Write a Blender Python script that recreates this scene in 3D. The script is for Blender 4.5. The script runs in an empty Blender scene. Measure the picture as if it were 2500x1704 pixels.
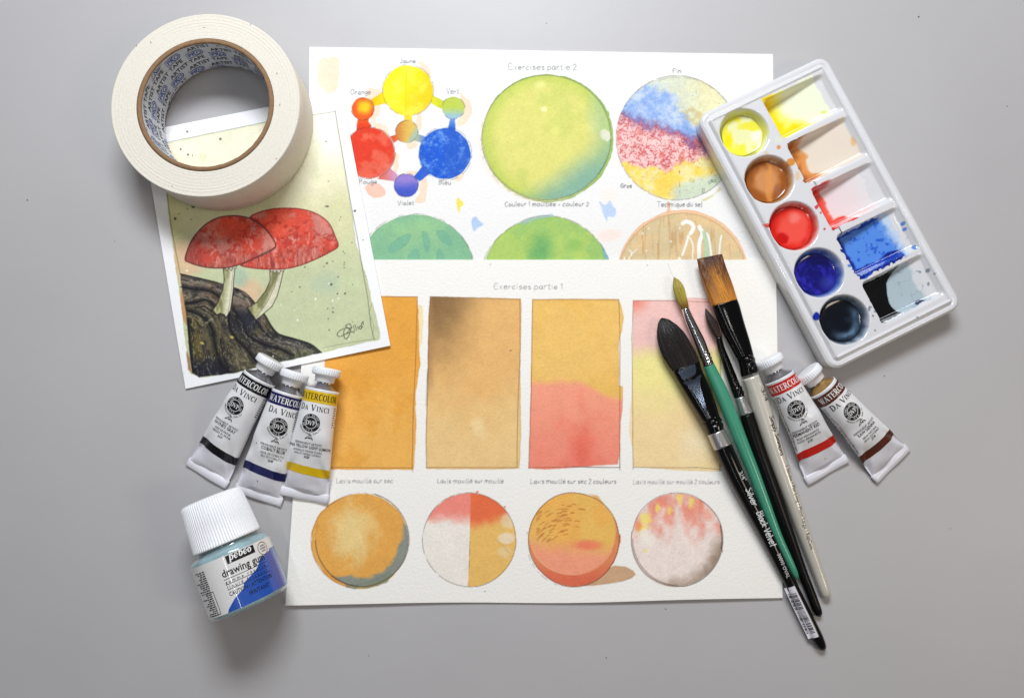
import bpy, math, random
import numpy as np
from mathutils import Vector, Matrix
random.seed(7); np.random.seed(7)
SC = bpy.context.scene
COL = SC.collection

# ------------------------------------------------------------------ camera
F_PX, TILT, H_CAM = 1800.0, math.radians(5.0), 0.46
CT, ST = math.cos(TILT), math.sin(TILT)
cam_d = bpy.data.cameras.new('camera'); cam = bpy.data.objects.new('camera', cam_d); COL.objects.link(cam)
cam_d.sensor_width = 36; cam_d.lens = 36 * F_PX / 2500.0
cam_d.clip_start = 0.01; cam_d.clip_end = 50
cam.location = (0, 0, H_CAM); cam.rotation_euler = (TILT, 0, 0)
SC.camera = cam

# ------------------------------------------------------------------ light of the room
w = bpy.data.worlds.new('World'); SC.world = w; w.use_nodes = True
bg = w.node_tree.nodes['Background']
bg.inputs[0].default_value = (1.0, 0.95, 0.91, 1); bg.inputs[1].default_value = 0.11

def area(name, loc, target, sx, sy, power, color, along=(0, 1, 0)):
    d = bpy.data.lights.new(name, 'AREA'); d.shape = 'RECTANGLE'; d.size = sx; d.size_y = sy
    d.energy = power; d.color = color
    o = bpy.data.objects.new(name, d); COL.objects.link(o); o.location = loc
    z = (Vector(loc) - Vector(target)).normalized(); y = Vector(along); y = (y - z * y.dot(z)).normalized(); x = y.cross(z)
    o.rotation_euler = Matrix((x, y, z)).transposed().to_euler()
    return o
area('window_light', (-0.04, 0.68, 0.70), (0.0, 0.02, 0), 0.46, 0.22, 9.6, (0.91, 0.95, 1.0))
area('strip_light', (-0.21, -0.10, 1.00), (-0.17, -0.09, 0), 0.022, 0.95, 1.1, (0.93, 0.96, 1.0), (-0.345, 0.938, 0))
area('ceiling_lamp', (0.85, -0.18, 0.85), (0.1, 0, 0), 0.26, 0.26, 2.1, (1.0, 0.84, 0.68))
for k_ in (0, 1): area('ceiling_spot', (0.15 + .07 * k_, 0.10 + .03 * k_, 1.2), (0.12, 0, 0), 0.016, 0.07, 0.22, (1.0, 0.95, 0.88))
SC.view_settings.view_transform = 'Standard'; SC.view_settings.look = 'None'
SC.view_settings.exposure = 0.0; SC.view_settings.gamma = 1.0

# ------------------------------------------------------------------ geometry helpers
def P(u, v, z=0.0):
    """place of photo point (u, v) (2500 x 1704) on the level plane z"""
    u = np.asarray(u, float); v = np.asarray(v, float); z = np.asarray(z, float)
    dx = (u - 1250) / F_PX; dy = -(v - 852) / F_PX
    wy = dy * CT + ST; wz = dy * ST - CT
    k = (z - H_CAM) / wz
    return np.stack(np.broadcast_arrays(dx * k, wy * k, z), -1)
def PX(p):
    p = np.asarray(p, float); x = p[..., 0]; y = p[..., 1]; z = p[..., 2] - H_CAM
    yc = y * CT + z * ST; zc = -y * ST + z * CT
    return 1250 + F_PX * x / -zc, 852 - F_PX * yc / -zc
def lin(c):
    c = np.asarray(c, float)
    return np.where(c <= 0.04045, c / 12.92, ((np.clip(c, 0, None) + 0.055) / 1.055) ** 2.4)
def rgb(*c): return tuple(lin(np.array(c) / 255.0)) + (1.0,)
def C8(*c): return np.array(c, float) / 255.0

def mesh_obj(name, V, Fc, mat, parent=None, smooth=True, col=None, label=None, kind=None, loc=None):
    """V (n,3) in world space; when it has a parent the parent's origin is taken off"""
    V = np.asarray(V, float)
    org = np.zeros(3)
    if parent is not None: org = np.array(parent.get('_org', (0, 0, 0)), float)
    if loc is not None: org = np.array(loc, float)
    V = V - org
    me = bpy.data.meshes.new(name)
    if isinstance(Fc, np.ndarray):
        k = Fc.shape[1]; n = len(Fc)
        me.vertices.add(len(V)); me.vertices.foreach_set('co', V.astype(np.float32).ravel())
        me.loops.add(n * k); me.loops.foreach_set('vertex_index', Fc.astype(np.int32).ravel())
        me.polygons.add(n); me.polygons.foreach_set('loop_start', np.arange(0, n * k, k, dtype=np.int32))
        me.polygons.foreach_set('loop_total', np.full(n, k, dtype=np.int32))
        me.update(calc_edges=True)
    else:
        me.from_pydata([tuple(v) for v in V], [], [tuple(f) for f in Fc])
    me.polygons.foreach_set('use_smooth', np.full(len(me.polygons), bool(smooth)))
    if col is not None:
        a = me.color_attributes.new('Col', 'FLOAT_COLOR', 'POINT')
        cc = np.ones((len(V), 4), np.float32); cc[:, :3] = lin(np.clip(col, 0, 1))
        a.data.foreach_set('color', cc.ravel())
    me.materials.append(mat)
    o = bpy.data.objects.new(name, me); COL.objects.link(o)
    if parent is not None: o.parent = parent; o['_org'] = [float(a) for a in org]
    if loc is not None: o.location = loc
    if label: o['label'] = label
    if kind: o['kind'] = kind
    return o
def thing(name, label, cat, loc, group=None):
    o = bpy.data.objects.new(name, None); COL.objects.link(o); o.location = loc
    o.empty_display_size = 0.01
    o['label'] = label; o['category'] = cat; o['_org'] = [float(a) for a in loc]
    if group: o['group'] = group
    return o
def grid_faces(ny, nx, closed=False):
    i = np.arange(ny * nx).reshape(ny, nx)
    if closed:
        j = np.roll(i, -1, axis=1)
        return np.stack([i[:-1], j[:-1], j[1:], i[1:]], -1).reshape(-1, 4)
    return np.stack([i[:-1, :-1], i[:-1, 1:], i[1:, 1:], i[1:, :-1]], -1).reshape(-1, 4)
def unit(v): v = np.asarray(v, float); return v / (np.linalg.norm(v) + 1e-12)
class Acc:
    """collects polygons into one mesh"""
    def __init__(s): s.V = []; s.F = []; s.n = 0
    def add(s, V, Fc):
        V = np.asarray(V, float)
        s.F += [tuple(int(i) + s.n for i in f) for f in Fc]; s.V.append(V); s.n += len(V)
    def obj(s, name, mat, parent=None, smooth=False, **k):
        return mesh_obj(name, np.concatenate(s.V), s.F, mat, parent, smooth, **k)

# ------------------------------------------------------------------ noise
_RT = np.random.RandomState(3).rand(256, 256)
def vn(x, y, s, seed=0):
    x = np.asarray(x, float) / s + seed * 17.37; y = np.asarray(y, float) / s + seed * 9.11
    xi = np.floor(x).astype(int); yi = np.floor(y).astype(int); fx = x - xi; fy = y - yi
    fx = fx * fx * (3 - 2 * fx); fy = fy * fy * (3 - 2 * fy)
    g = lambda a, b: _RT[a & 255, b & 255]
    return (g(xi, yi) * (1 - fx) + g(xi + 1, yi) * fx) * (1 - fy) + (g(xi, yi + 1) * (1 - fx) + g(xi + 1, yi + 1) * fx) * fy
def fbm(x, y, s, seed=0, o=4, rough=0.55):
    t = 0; a = 1; n = 0
    for k in range(o):
        t = t + a * vn(x, y, s / 2 ** k, seed + k * 3); n += a; a *= rough
    return t / n
def ss(a, b, x): t = np.clip((x - a) / (b - a), 0, 1); return t * t * (3 - 2 * t)
def mix(a, b, t):
    t = np.asarray(t)
    if t.ndim == 1: t = t[:, None]
    return a * (1 - t) + b * t

# ------------------------------------------------------------------ materials
def material(name, color=None, rough=0.5, spec=0.5, metal=0.0, vcol=False, bump=None, coat=0.0, var=0.0, vscale=60,
             trans=0.0, ior=1.45, wave=None, coat_rough=0.08, sss=0.0):
    m = bpy.data.materials.new(name); m.use_nodes = True; nt = m.node_tree; N = nt.nodes; L = nt.links
    b = N['Principled BSDF']
    b.inputs['Roughness'].default_value = rough; b.inputs['Specular IOR Level'].default_value = spec
    b.inputs['Metallic'].default_value = metal; b.inputs['IOR'].default_value = ior
    b.inputs['Coat Weight'].default_value = coat; b.inputs['Coat Roughness'].default_value = coat_rough
    b.inputs['Transmission Weight'].default_value = trans
    if sss:
        b.inputs['Subsurface Weight'].default_value = sss; b.inputs['Subsurface Scale'].default_value = 0.002
    tc = N.new('ShaderNodeTexCoord')
    src = None
    if vcol:
        a = N.new('ShaderNodeAttribute'); a.attribute_name = 'Col'; src = a.outputs['Color']
    elif color is not None:
        b.inputs['Base Color'].default_value = color
    if var > 0:
        n = N.new('ShaderNodeTexNoise'); n.inputs['Scale'].default_value = vscale; n.inputs['Detail'].default_value = 6
        L.new(tc.outputs['Object'], n.inputs['Vector'])
        mr = N.new('ShaderNodeMapRange'); mr.inputs['From Min'].default_value = 0.3; mr.inputs['From Max'].default_value = 0.7
        mr.inputs['To Min'].default_value = 1 - var; mr.inputs['To Max'].default_value = 1 + var
        L.new(n.outputs['Fac'], mr.inputs['Value'])
        vm = N.new('ShaderNodeVectorMath'); vm.operation = 'SCALE'
        if src is not None: L.new(src, vm.inputs[0])
        else: vm.inputs[0].default_value = color[:3]
        L.new(mr.outputs['Result'], vm.inputs['Scale']); src = vm.outputs['Vector']
    if src is not None: L.new(src, b.inputs['Base Color'])
    prev = None
    for bs in (bump or []):
        scale, strength, dist = bs[:3]
        n = N.new('ShaderNodeTexNoise'); n.inputs['Scale'].default_value = scale; n.inputs['Detail'].default_value = 4
        if len(bs) > 3:
            mp = N.new('ShaderNodeMapping'); mp.inputs['Scale'].default_value = bs[3]
            L.new(tc.outputs['Object'], mp.inputs['Vector']); L.new(mp.outputs['Vector'], n.inputs['Vector'])
        else: L.new(tc.outputs['Object'], n.inputs['Vector'])
        bp = N.new('ShaderNodeBump'); bp.inputs['Strength'].default_value = strength; bp.inputs['Distance'].default_value = dist
        L.new(n.outputs['Fac'], bp.inputs['Height'])
        if prev is not None: L.new(prev.outputs['Normal'], bp.inputs['Normal'])
        prev = bp
    if prev is not None: L.new(prev.outputs['Normal'], b.inputs['Normal'])
    return m
M = {}
M['table'] = material('table', rgb(181, 179, 180), 0.42, 0.35, var=0.025, vscale=9, bump=[(2500, 0.25, 0.0001), (16, 0.2, 0.002)])
M['paper'] = material('watercolour_paper', vcol=True, rough=0.8, spec=0.15, bump=[(620, 0.34, 0.0006), (1500, 0.25, 0.0003)], var=0.015, vscale=900)
M['paper_hot'] = material('smooth_paper', vcol=True, rough=0.6, spec=0.3, bump=[(900, 0.4, 0.0003)], var=0.02, vscale=1200)
M['porcelain'] = material('porcelain', vcol=True, rough=0.09, spec=0.6, coat=0.6, coat_rough=0.03)
M['wet'] = material('wet_paint', vcol=True, rough=0.15, spec=0.5, coat=0.35, coat_rough=0.03, bump=[(120, 0.10, 0.0005)])
M['tape'] = material('masking_tape', rgb(224, 218, 205), 0.75, 0.25, var=0.05, vscale=700, bump=[(900, 0.5, 0.0004)])
M['tape_side'] = material('tape_outer_face', rgb(228, 221, 208), 0.6, 0.3, var=0.02, vscale=200, bump=[(1500, 0.3, 0.0002)])
M['board'] = material('cardboard', rgb(142, 112, 84), 0.85, 0.2, var=0.12, vscale=900, bump=[(1200, 0.6, 0.0004)])
M['core_print'] = material('core_paper', rgb(205, 207, 212), 0.55, 0.3, var=0.03, vscale=300)
M['ink'] = material('black_ink', rgb(22, 22, 26), 0.45, 0.4)
M['ink_blue'] = material('blue_ink', rgb(38, 66, 150), 0.45, 0.4)
M['ink_white'] = material('white_ink', rgb(236, 236, 236), 0.45, 0.4)
M['ink_grey'] = material('grey_ink', rgb(70, 70, 76), 0.5, 0.3)
M['ink_silver'] = material('silver_ink', rgb(205, 208, 210), 0.35, 0.6)
M['tube'] = material('tube_enamel', rgb(221, 220, 227), 0.26, 0.5, var=0.02, vscale=120, bump=[(120, 0.25, 0.0012)])
M['tube_label'] = material('tube_label', rgb(232, 232, 234), 0.28, 0.5, bump=[(120, 0.2, 0.0010)])
M['silver'] = material('bare_aluminium', rgb(172, 172, 176), 0.28, 0.5, metal=0.9, bump=[(500, 0.3, 0.0003)])
M['silver_stain'] = material('stained_aluminium', rgb(186, 150, 92), 0.35, 0.5, metal=0.7, var=0.35, vscale=260)
M['chrome'] = material('chrome', rgb(215, 215, 218), 0.12, 0.5, metal=1.0)
M['brushed'] = material('brushed_metal', rgb(190, 190, 190), 0.34, 0.5, metal=0.9, bump=[(900, 0.3, 0.0002)])
M['cap'] = material('white_plastic', rgb(234, 235, 238), 0.33, 0.5)
M['black_gloss'] = material('black_lacquer', rgb(5, 5, 6), 0.16, 0.45, coat=0.0, bump=[(40, 0.02, 0.0005)])
M['black_ferrule'] = material('black_ferrule', rgb(4, 4, 5), 0.13, 0.5, coat=0.0, coat_rough=0.06, bump=[(60, 0.04, 0.0006)])
M['black_satin'] = material('black_wood', rgb(5, 5, 6), 0.34, 0.3, bump=[(300, 0.2, 0.0004)])
M['green_gloss'] = material('green_lacquer', rgb(66, 146, 118), 0.22, 0.5, coat=0.2, var=0.04, vscale=80, bump=[(300, 0.03, 0.0002)])
M['pearl'] = material('pearl_lacquer', rgb(205, 200, 188), 0.28, 0.5, metal=0.15, coat=0.5, var=0.03, vscale=90)
M['hair'] = material('brush_hair', vcol=True, rough=0.42, spec=0.4, bump=[(900, 0.5, 0.0004)])
M['glass'] = material('jar_glass', rgb(146, 174, 180), 0.06, 0.6, coat=0.8, trans=0.0, coat_rough=0.02, var=0.22, vscale=110)
M['glass_dark'] = material('jar_neck', rgb(116, 134, 138), 0.08, 0.6, coat=0.8, coat_rough=0.02, var=0.2, vscale=90)
M['jar_label'] = material('jar_label', rgb(222, 221, 220), 0.3, 0.5, coat=1.0, coat_rough=0.04)
M['jar_blue'] = material('jar_blue_print', rgb(30, 78, 170), 0.3, 0.5, coat=1.0, coat_rough=0.04)
M['reflection'] = material('painted_reflection', rgb(120, 135, 160), 0.14, 0.5, metal=1.0)  # lighter metal standing in for light reflected on the black ferrule
M['sticker'] = material('sticker_paper', rgb(222, 220, 228), 0.4, 0.4)
for nm, c in dict(black=(16, 16, 20), navy=(22, 24, 84), yellow=(222, 184, 22), red=(196, 34, 26), brown=(88, 40, 24)).items():
    M['band_' + nm] = material('band_' + nm, rgb(*c), 0.3, 0.5, bump=[(120, 0.2, 0.0010)])
# ------------------------------------------------------------------ handwriting (single strokes) and serif capitals
HW = {
 'a': (5, [[(4.2,4.3),(2.6,5),(.7,3.8),(.4,1.6),(1.7,0),(3.4,.9),(4.2,3.4)], [(4.3,5),(4.3,1),(5,0)]]),
 'b': (5, [[(.5,8.5),(.5,0)], [(.5,3.6),(2.4,5),(4.3,3.8),(4.2,1),(2.2,0),(.5,1)]]),
 'c': (4.6, [[(4.2,4.3),(2.6,5),(.7,3.8),(.4,1.6),(1.8,0),(4.2,.7)]]),
 'd': (5, [[(4.2,4.3),(2.6,5),(.7,3.8),(.4,1.6),(1.7,0),(3.4,.9),(4.2,3.4)], [(4.3,8.8),(4.3,0)]]),
 'e': (4.8, [[(.5,2.6),(4.2,2.9),(3.6,4.6),(2.3,5),(.8,4),(.4,2),(1.8,.1),(4.3,.7)]]),
 'f': (3.6, [[(3.8,8.2),(2.6,8.6),(1.6,7),(1.5,0)], [(.2,4.6),(3.2,4.7)]]),
 'g': (5, [[(4.2,4.3),(2.6,5),(.7,3.8),(.5,1.8),(1.8,.4),(3.5,1.2),(4.2,3.4)], [(4.3,5),(4.3,-1.6),(2.6,-3.2),(.6,-2.4)]]),
 'h': (5, [[(.6,8.6),(.5,0)], [(.5,3),(2.3,5),(4,4),(4.1,0)]]),
 'i': (2, [[(.9,4.8),(.9,0)], [(1,6.8),(1.05,7.2)]]),
 'j': (2.4, [[(1.4,4.8),(1.2,-2),(-.2,-3)], [(1.4,6.8),(1.4,7.2)]]),
 'k': (4.6, [[(.6,8.6),(.5,0)], [(4,4.8),(.7,2.2),(4.2,0)]]),
 'l': (2, [[(.9,8.6),(.8,.6),(1.6,0)]]),
 'm': (7.4, [[(.5,5),(.5,0)], [(.5,3),(2,5),(3.4,4.3),(3.5,0)], [(3.5,3),(5,5),(6.5,4.3),(6.6,0)]]),
 'n': (5, [[(.6,5),(.5,0)], [(.5,3),(2.3,5),(4,4),(4.1,0)]]),
 'o': (5, [[(2.4,5),(.6,3.8),(.5,1.4),(2.2,0),(4.2,1.2),(4.2,3.8),(2.4,5)]]),
 'p': (5, [[(.6,5),(.5,-3.2)], [(.5,3.6),(2.4,5),(4.3,3.8),(4.2,1),(2.2,0),(.5,1)]]),
 'q': (5, [[(4.2,4.3),(2.6,5),(.7,3.8),(.4,1.6),(1.7,0),(3.4,.9),(4.2,3.4)], [(4.3,5),(4.2,-3.2)]]),
 'r': (3.8, [[(.6,5),(.5,0)], [(.5,2.8),(1.8,4.8),(3.4,4.8)]]),
 's': (4.2, [[(3.7,4.4),(2,5),(.7,4),(2.1,2.7),(3.7,1.4),(2.2,0),(.4,.6)]]),
 't': (3.6, [[(1.6,7.6),(1.5,.8),(3,0)], [(.1,5),(3.3,5.1)]]),
 'u': (5, [[(.6,5),(.6,1.4),(2,0),(4,1.6)], [(4.2,5),(4.2,0)]]),
 'v': (4.6, [[(.3,5),(2.1,0),(4,5)]]),
 'w': (6.6, [[(.3,5),(1.8,0),(3.2,4.4),(4.6,0),(6,5)]]),
 'x': (4.6, [[(.4,5),(4,0)], [(4,5),(.4,0)]]),
 'y': (4.8, [[(.4,5),(2.4,.6)], [(4.2,5),(1.2,-3.2)]]),
 'z': (4.6, [[(.4,5),(4,5),(.4,0),(4.2,0)]]),
 'B': (6, [[(.8,8.6),(.7,0)], [(.8,8.5),(4.2,8),(4,5.4),(.8,4.8)], [(.8,4.8),(5,4),(4.8,.8),(.7,0)]]),
 'C': (6.4, [[(5.8,7.4),(3.6,8.6),(1,6.4),(.7,2.6),(3,0),(5.8,1)]]),
 'E': (5.6, [[(5,8.4),(.7,8.5),(.6,0),(5.2,0)], [(.7,4.4),(4.2,4.6)]]),
 'F': (5.4, [[(5,8.4),(.7,8.5),(.6,0)], [(.7,4.4),(4.2,4.6)]]),
 'G': (6.6, [[(5.8,7.4),(3.6,8.6),(1,6.4),(.7,2.6),(3,0),(5.8,1),(5.8,3.8),(3.6,3.8)]]),
 'J': (5, [[(1,8.5),(5,8.5)], [(3.4,8.5),(3.3,1.4),(1.6,0),(.3,1.4)]]),
 'L': (5, [[(.9,8.6),(.7,.1),(4.8,0)]]),
 'O': (7, [[(3.3,8.6),(.9,6.4),(.8,2),(3.2,0),(6,2),(6,6.4),(3.3,8.6)]]),
 'R': (6, [[(.8,8.6),(.7,0)], [(.8,8.5),(4.6,8),(4.4,5),(.8,4.5)], [(2.2,4.5),(5.2,0)]]),
 'S': (5.6, [[(5,7.4),(3,8.6),(.9,7),(2.6,4.6),(5,2.6),(3.2,0),(.5,1)]]),
 'T': (5.8, [[(.1,8.5),(5.8,8.5)], [(2.9,8.5),(2.8,0)]]),
 'V': (5.8, [[(.3,8.6),(2.8,0),(5.4,8.6)]]),
 '1': (3, [[(.6,6.8),(2,8.6),(2,0)]]),
 '2': (5, [[(.5,6.8),(2.4,8.6),(4.2,6.8),(3.4,4),(.4,0),(4.6,0)]]),
 '+': (5, [[(.6,3),(4.2,3)], [(2.4,4.8),(2.4,1.2)]]),
}
HW['é'] = (4.8, HW['e'][1] + [[(2, 6.2), (3.4, 7.6)]])
def smooth_line(pts, n=5):
    p = np.asarray(pts, float)
    if len(p) < 3: return p
    q = np.vstack([2 * p[0] - p[1], p, 2 * p[-1] - p[-2]]); out = []
    for i in range(1, len(q) - 2):
        for k in range(n):
            t = k / n
            out.append(.5 * ((2 * q[i]) + (q[i + 1] - q[i - 1]) * t + (2 * q[i - 1] - 5 * q[i] + 4 * q[i + 1] - q[i + 2]) * t * t
                             + (3 * q[i] - q[i - 1] - 3 * q[i + 1] + q[i + 2]) * t ** 3))
    out.append(p[-1]); return np.array(out)
def hw_text(s, jitter=0.25, seed=1, slant=0.0, gap=1.1):
    """polylines of a handwritten line in units of the font (x height 5); returns (list of polylines, width)"""
    rs = np.random.RandomState(seed); x = 0; out = []
    for ch in s:
        if ch == ' ': x += 2.6; continue
        wd, st = HW[ch]; dy = rs.uniform(-1, 1) * jitter; sc = 1 + rs.uniform(-1, 1) * jitter * .25
        for l in st:
            q = smooth_line(l, 4) * sc; q = q + rs.uniform(-1, 1, q.shape) * 0
            q = np.stack([q[:, 0] + x + slant * q[:, 1], q[:, 1] + dy], -1); out.append(q)
        x += wd * sc + gap
    return out, x
TK, TN, SF = 2.0, .85, .7
def _s(*p): return [(a[0], a[1], a[2]) for a in p]
SERIF = {
 'W': (14.4, [_s((1,10,TK),(4.2,0,TK)), _s((4.2,0,TN),(7.4,10,TN)), _s((6.4,10,TK),(9.8,0,TK)), _s((9.8,0,TN),(13,10,TN)), _s((-.6,9.7,SF),(2.8,9.7,SF)), _s((11.4,9.7,SF),(14.4,9.7,SF))]),
 'A': (10.4, [_s((1.2,0,TN),(5,10,TN)), _s((4.8,10,TK),(8.6,0,TK)), _s((2.4,3.4,TN),(7.2,3.4,TN)), _s((-.4,.3,SF),(2.8,.3,SF)), _s((6.8,.3,SF),(10.4,.3,SF))]),
 'T': (9, [_s((4.4,0,TK),(4.4,10,TK)), _s((.2,9.6,TN),(8.6,9.6,TN)), _s((.3,9.8,.7),(.2,7.4,.5)), _s((8.5,9.8,.7),(8.6,7.4,.5)), _s((2.8,.3,SF),(6,.3,SF))]),
 'E': (8.2, [_s((1.9,0,TK),(1.9,10,TK)), _s((.2,9.6,TN),(7,9.6,TN)), _s((1.9,5.2,TN),(5.6,5.2,TN)), _s((.2,.4,TN),(7.3,.4,TN)), _s((7,10,.7),(7.1,7.7,.5)), _s((7.2,0,.7),(7.5,2.4,.5)), _s((5.6,6.3,.6),(5.6,4.1,.6))]),
 'R': (9.2, [_s((1.9,0,TK),(1.9,10,TK)), _s((.2,9.6,TN),(4.4,9.6,TN),(6.6,8.6,1.7),(6.6,6.4,1.8),(4.4,5,TN),(2,4.9,TN)), _s((4.2,5,TK),(7.8,.4,TK),(9.4,.2,SF)), _s((.2,.3,SF),(3.7,.3,SF))]),
 'C': (9, [_s((8.2,7.2,.7),(7.6,9.2,1),(5.2,9.8,TN),(2.4,8.6,1.8),(1.2,5,2.2),(2.4,1.4,1.8),(5.2,.2,TN),(8.2,2,1)), _s((8.2,9.8,.7),(8.2,7,.5))]),
 'O': (10.2, [_s((5,9.8,TN),(2.2,8.4,1.8),(1.2,5,2.2),(2.2,1.6,1.8),(5,.2,TN),(7.8,1.6,1.8),(8.8,5,2.2),(7.8,8.4,1.8),(5,9.8,TN))]),
 'L': (8, [_s((1.9,0,TK),(1.9,10,TK)), _s((.2,.4,TN),(7.2,.4,TN)), _s((7.1,0,.7),(7.4,2.8,.5)), _s((.2,9.7,SF),(3.7,9.7,SF))]),
 'D': (10, [_s((1.9,0,TK),(1.9,10,TK)), _s((.2,9.6,TN),(4.6,9.6,TN),(7.6,8.2,1.7),(8.6,5,2.1),(7.6,1.8,1.7),(4.6,.4,TN),(.2,.4,TN))]),
 'V': (10, [_s((1.2,10,TK),(4.9,0,TK)), _s((4.9,0,TN),(8.6,10,TN)), _s((-.4,9.7,SF),(3,9.7,SF)), _s((7,9.7,SF),(10.2,9.7,SF))]),
 'I': (4.2, [_s((1.9,0,TK),(1.9,10,TK)), _s((.3,.3,SF),(3.6,.3,SF)), _s((.3,9.7,SF),(3.6,9.7,SF))]),
 'N': (10.6, [_s((1.8,0,TN),(1.8,10,TN)), _s((1.6,10,TK),(8.6,0,TK)), _s((8.8,0,TN),(8.8,10,TN)), _s((.2,.3,SF),(3.4,.3,SF)), _s((7.2,9.7,SF),(10.4,9.7,SF)), _s((-.2,9.7,SF),(2,9.7,SF))]),
 'P': (8.4, [_s((1.9,0,TK),(1.9,10,TK)), _s((.2,9.6,TN),(4.8,9.6,TN),(7,8.4,1.7),(7,6,1.8),(4.8,4.6,TN),(2,4.5,TN)), _s((.2,.3,SF),(3.7,.3,SF))]),
}
# stray alphabets drawn with the pen width of a slanted logo
LOGO = {'p': (7, [_s((1.6,6.2,1.2),(2,6.4,2),(1.9,-3,2)), _s((2,5,1.2),(4,6.6,1.5),(6,4.6,2.1),(5.6,1.2,1.9),(3.6,0,1.2),(2,1.2,1)), _s((.6,-3,.8),(3.6,-3,.8))]),
 'e': (6.4, [_s((1.6,3.2,.9),(5.6,3.4,.9),(5,6,1.2),(3.4,6.6,1.2),(1.4,4.6,2),(1.4,2,2.1),(3.2,0,1.4),(5.6,1.4,.9))]),
 'b': (7, [_s((.8,9.4,.8),(1.9,9.6,2),(1.9,.4,2)), _s((2,5,1.2),(4,6.6,1.5),(6,4.6,2.1),(5.6,1.2,1.9),(3.6,0,1.2),(2,1,1))]),
 'o': (6.8, [_s((3.4,6.6,1.3),(1.4,5,2),(1.3,2,2.1),(3.2,0,1.3),(5.3,1.6,2),(5.4,4.6,2.1),(3.4,6.6,1.3))])}
LOGO['é'] = (6.4, LOGO['e'][1] + [_s((2, 8.4, 1.1), (5.6, 8.6, 1.1))])
def ribbon(pts, widths):
    p = np.asarray(pts, float); wd = np.asarray(widths, float)
    t = np.gradient(p, axis=0); t /= np.linalg.norm(t, axis=1)[:, None] + 1e-9
    n = np.stack([-t[:, 1], t[:, 0]], -1) * wd[:, None] / 2
    V = np.empty((2 * len(p), 2)); V[0::2] = p + n; V[1::2] = p - n
    return V, [(2 * i, 2 * i + 1, 2 * i + 3, 2 * i + 2) for i in range(len(p) - 1)]
def pen_text(s, font=SERIF, small=None, gap=.9, slant=0.0, caps_scale=1.0):
    """(V, F, width) of a line of pen-width capitals; letters in lower case are set as small capitals"""
    V = []; Fc = []; n = 0; x = 0
    for ch in s:
        if ch == ' ': x += 4.5; continue
        k = 1.0; key = ch
        if key not in font: key = ch.upper(); k = small or .78
        wd, st = font[key]
        for l in st:
            a = np.array(l, float); b = smooth_line(a, 5) if len(a) > 2 else a
            v, f = ribbon(b[:, :2] * k, b[:, 2] * k)
            v = np.stack([v[:, 0] + x + slant * v[:, 1], v[:, 1]], -1)
            V.append(v); Fc += [tuple(i + n for i in q) for q in f]; n += len(v)
        x += wd * k + gap
    return np.concatenate(V), Fc, x
_FC = {}
def sans(s, size=1.0, bold=0.0):
    """(V, F, width) of a line in Blender's own font; cap height = size"""
    key = (s, bold)
    if key not in _FC:
        cu = bpy.data.curves.new('t', 'FONT'); cu.body = s; cu.size = 1.0; cu.resolution_u = 2; cu.offset = bold
        ob = bpy.data.objects.new('t', cu); COL.objects.link(ob)
        dg = bpy.context.evaluated_depsgraph_get(); dg.update()
        me = bpy.data.meshes.new_from_object(ob.evaluated_get(dg))
        V = np.array([v.co[:2] for v in me.vertices]).reshape(-1, 2); Fc = [tuple(p.vertices) for p in me.polygons]
        bpy.data.objects.remove(ob); bpy.data.curves.remove(cu); bpy.data.meshes.remove(me)
        _FC[key] = (V, Fc)
    V, Fc = _FC[key]; k = size / 0.72
    return V * k, Fc, (V[:, 0].max() if len(V) else 0) * k
def fine(V, Fc, m):
    """the same flat figure cut into triangles no longer than m, so that it can follow a curved surface"""
    T = [];
    for f in Fc:
        for k in range(1, len(f) - 1): T.append((V[f[0]], V[f[k]], V[f[k + 1]]))
    out = []
    while T:
        a, b, c = T.pop(); la, lb, lc = np.hypot(*(b - a)), np.hypot(*(c - b)), np.hypot(*(a - c)); M_ = max(la, lb, lc)
        if M_ < m: out.append((a, b, c))
        elif M_ == la: h = (a + b) / 2; T += [(a, h, c), (h, b, c)]
        elif M_ == lb: h = (b + c) / 2; T += [(a, b, h), (a, h, c)]
        else: h = (c + a) / 2; T += [(a, b, h), (h, b, c)]
    return np.array(out).reshape(-1, 2), [(3 * i, 3 * i + 1, 3 * i + 2) for i in range(len(out))]
def strokes_geo(lines, wd):
    V = []; Fc = []; n = 0
    for l in lines:
        v, f = ribbon(l, np.full(len(l), wd)); V.append(v); Fc += [tuple(i + n for i in q) for q in f]; n += len(v)
    return np.concatenate(V), Fc

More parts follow.
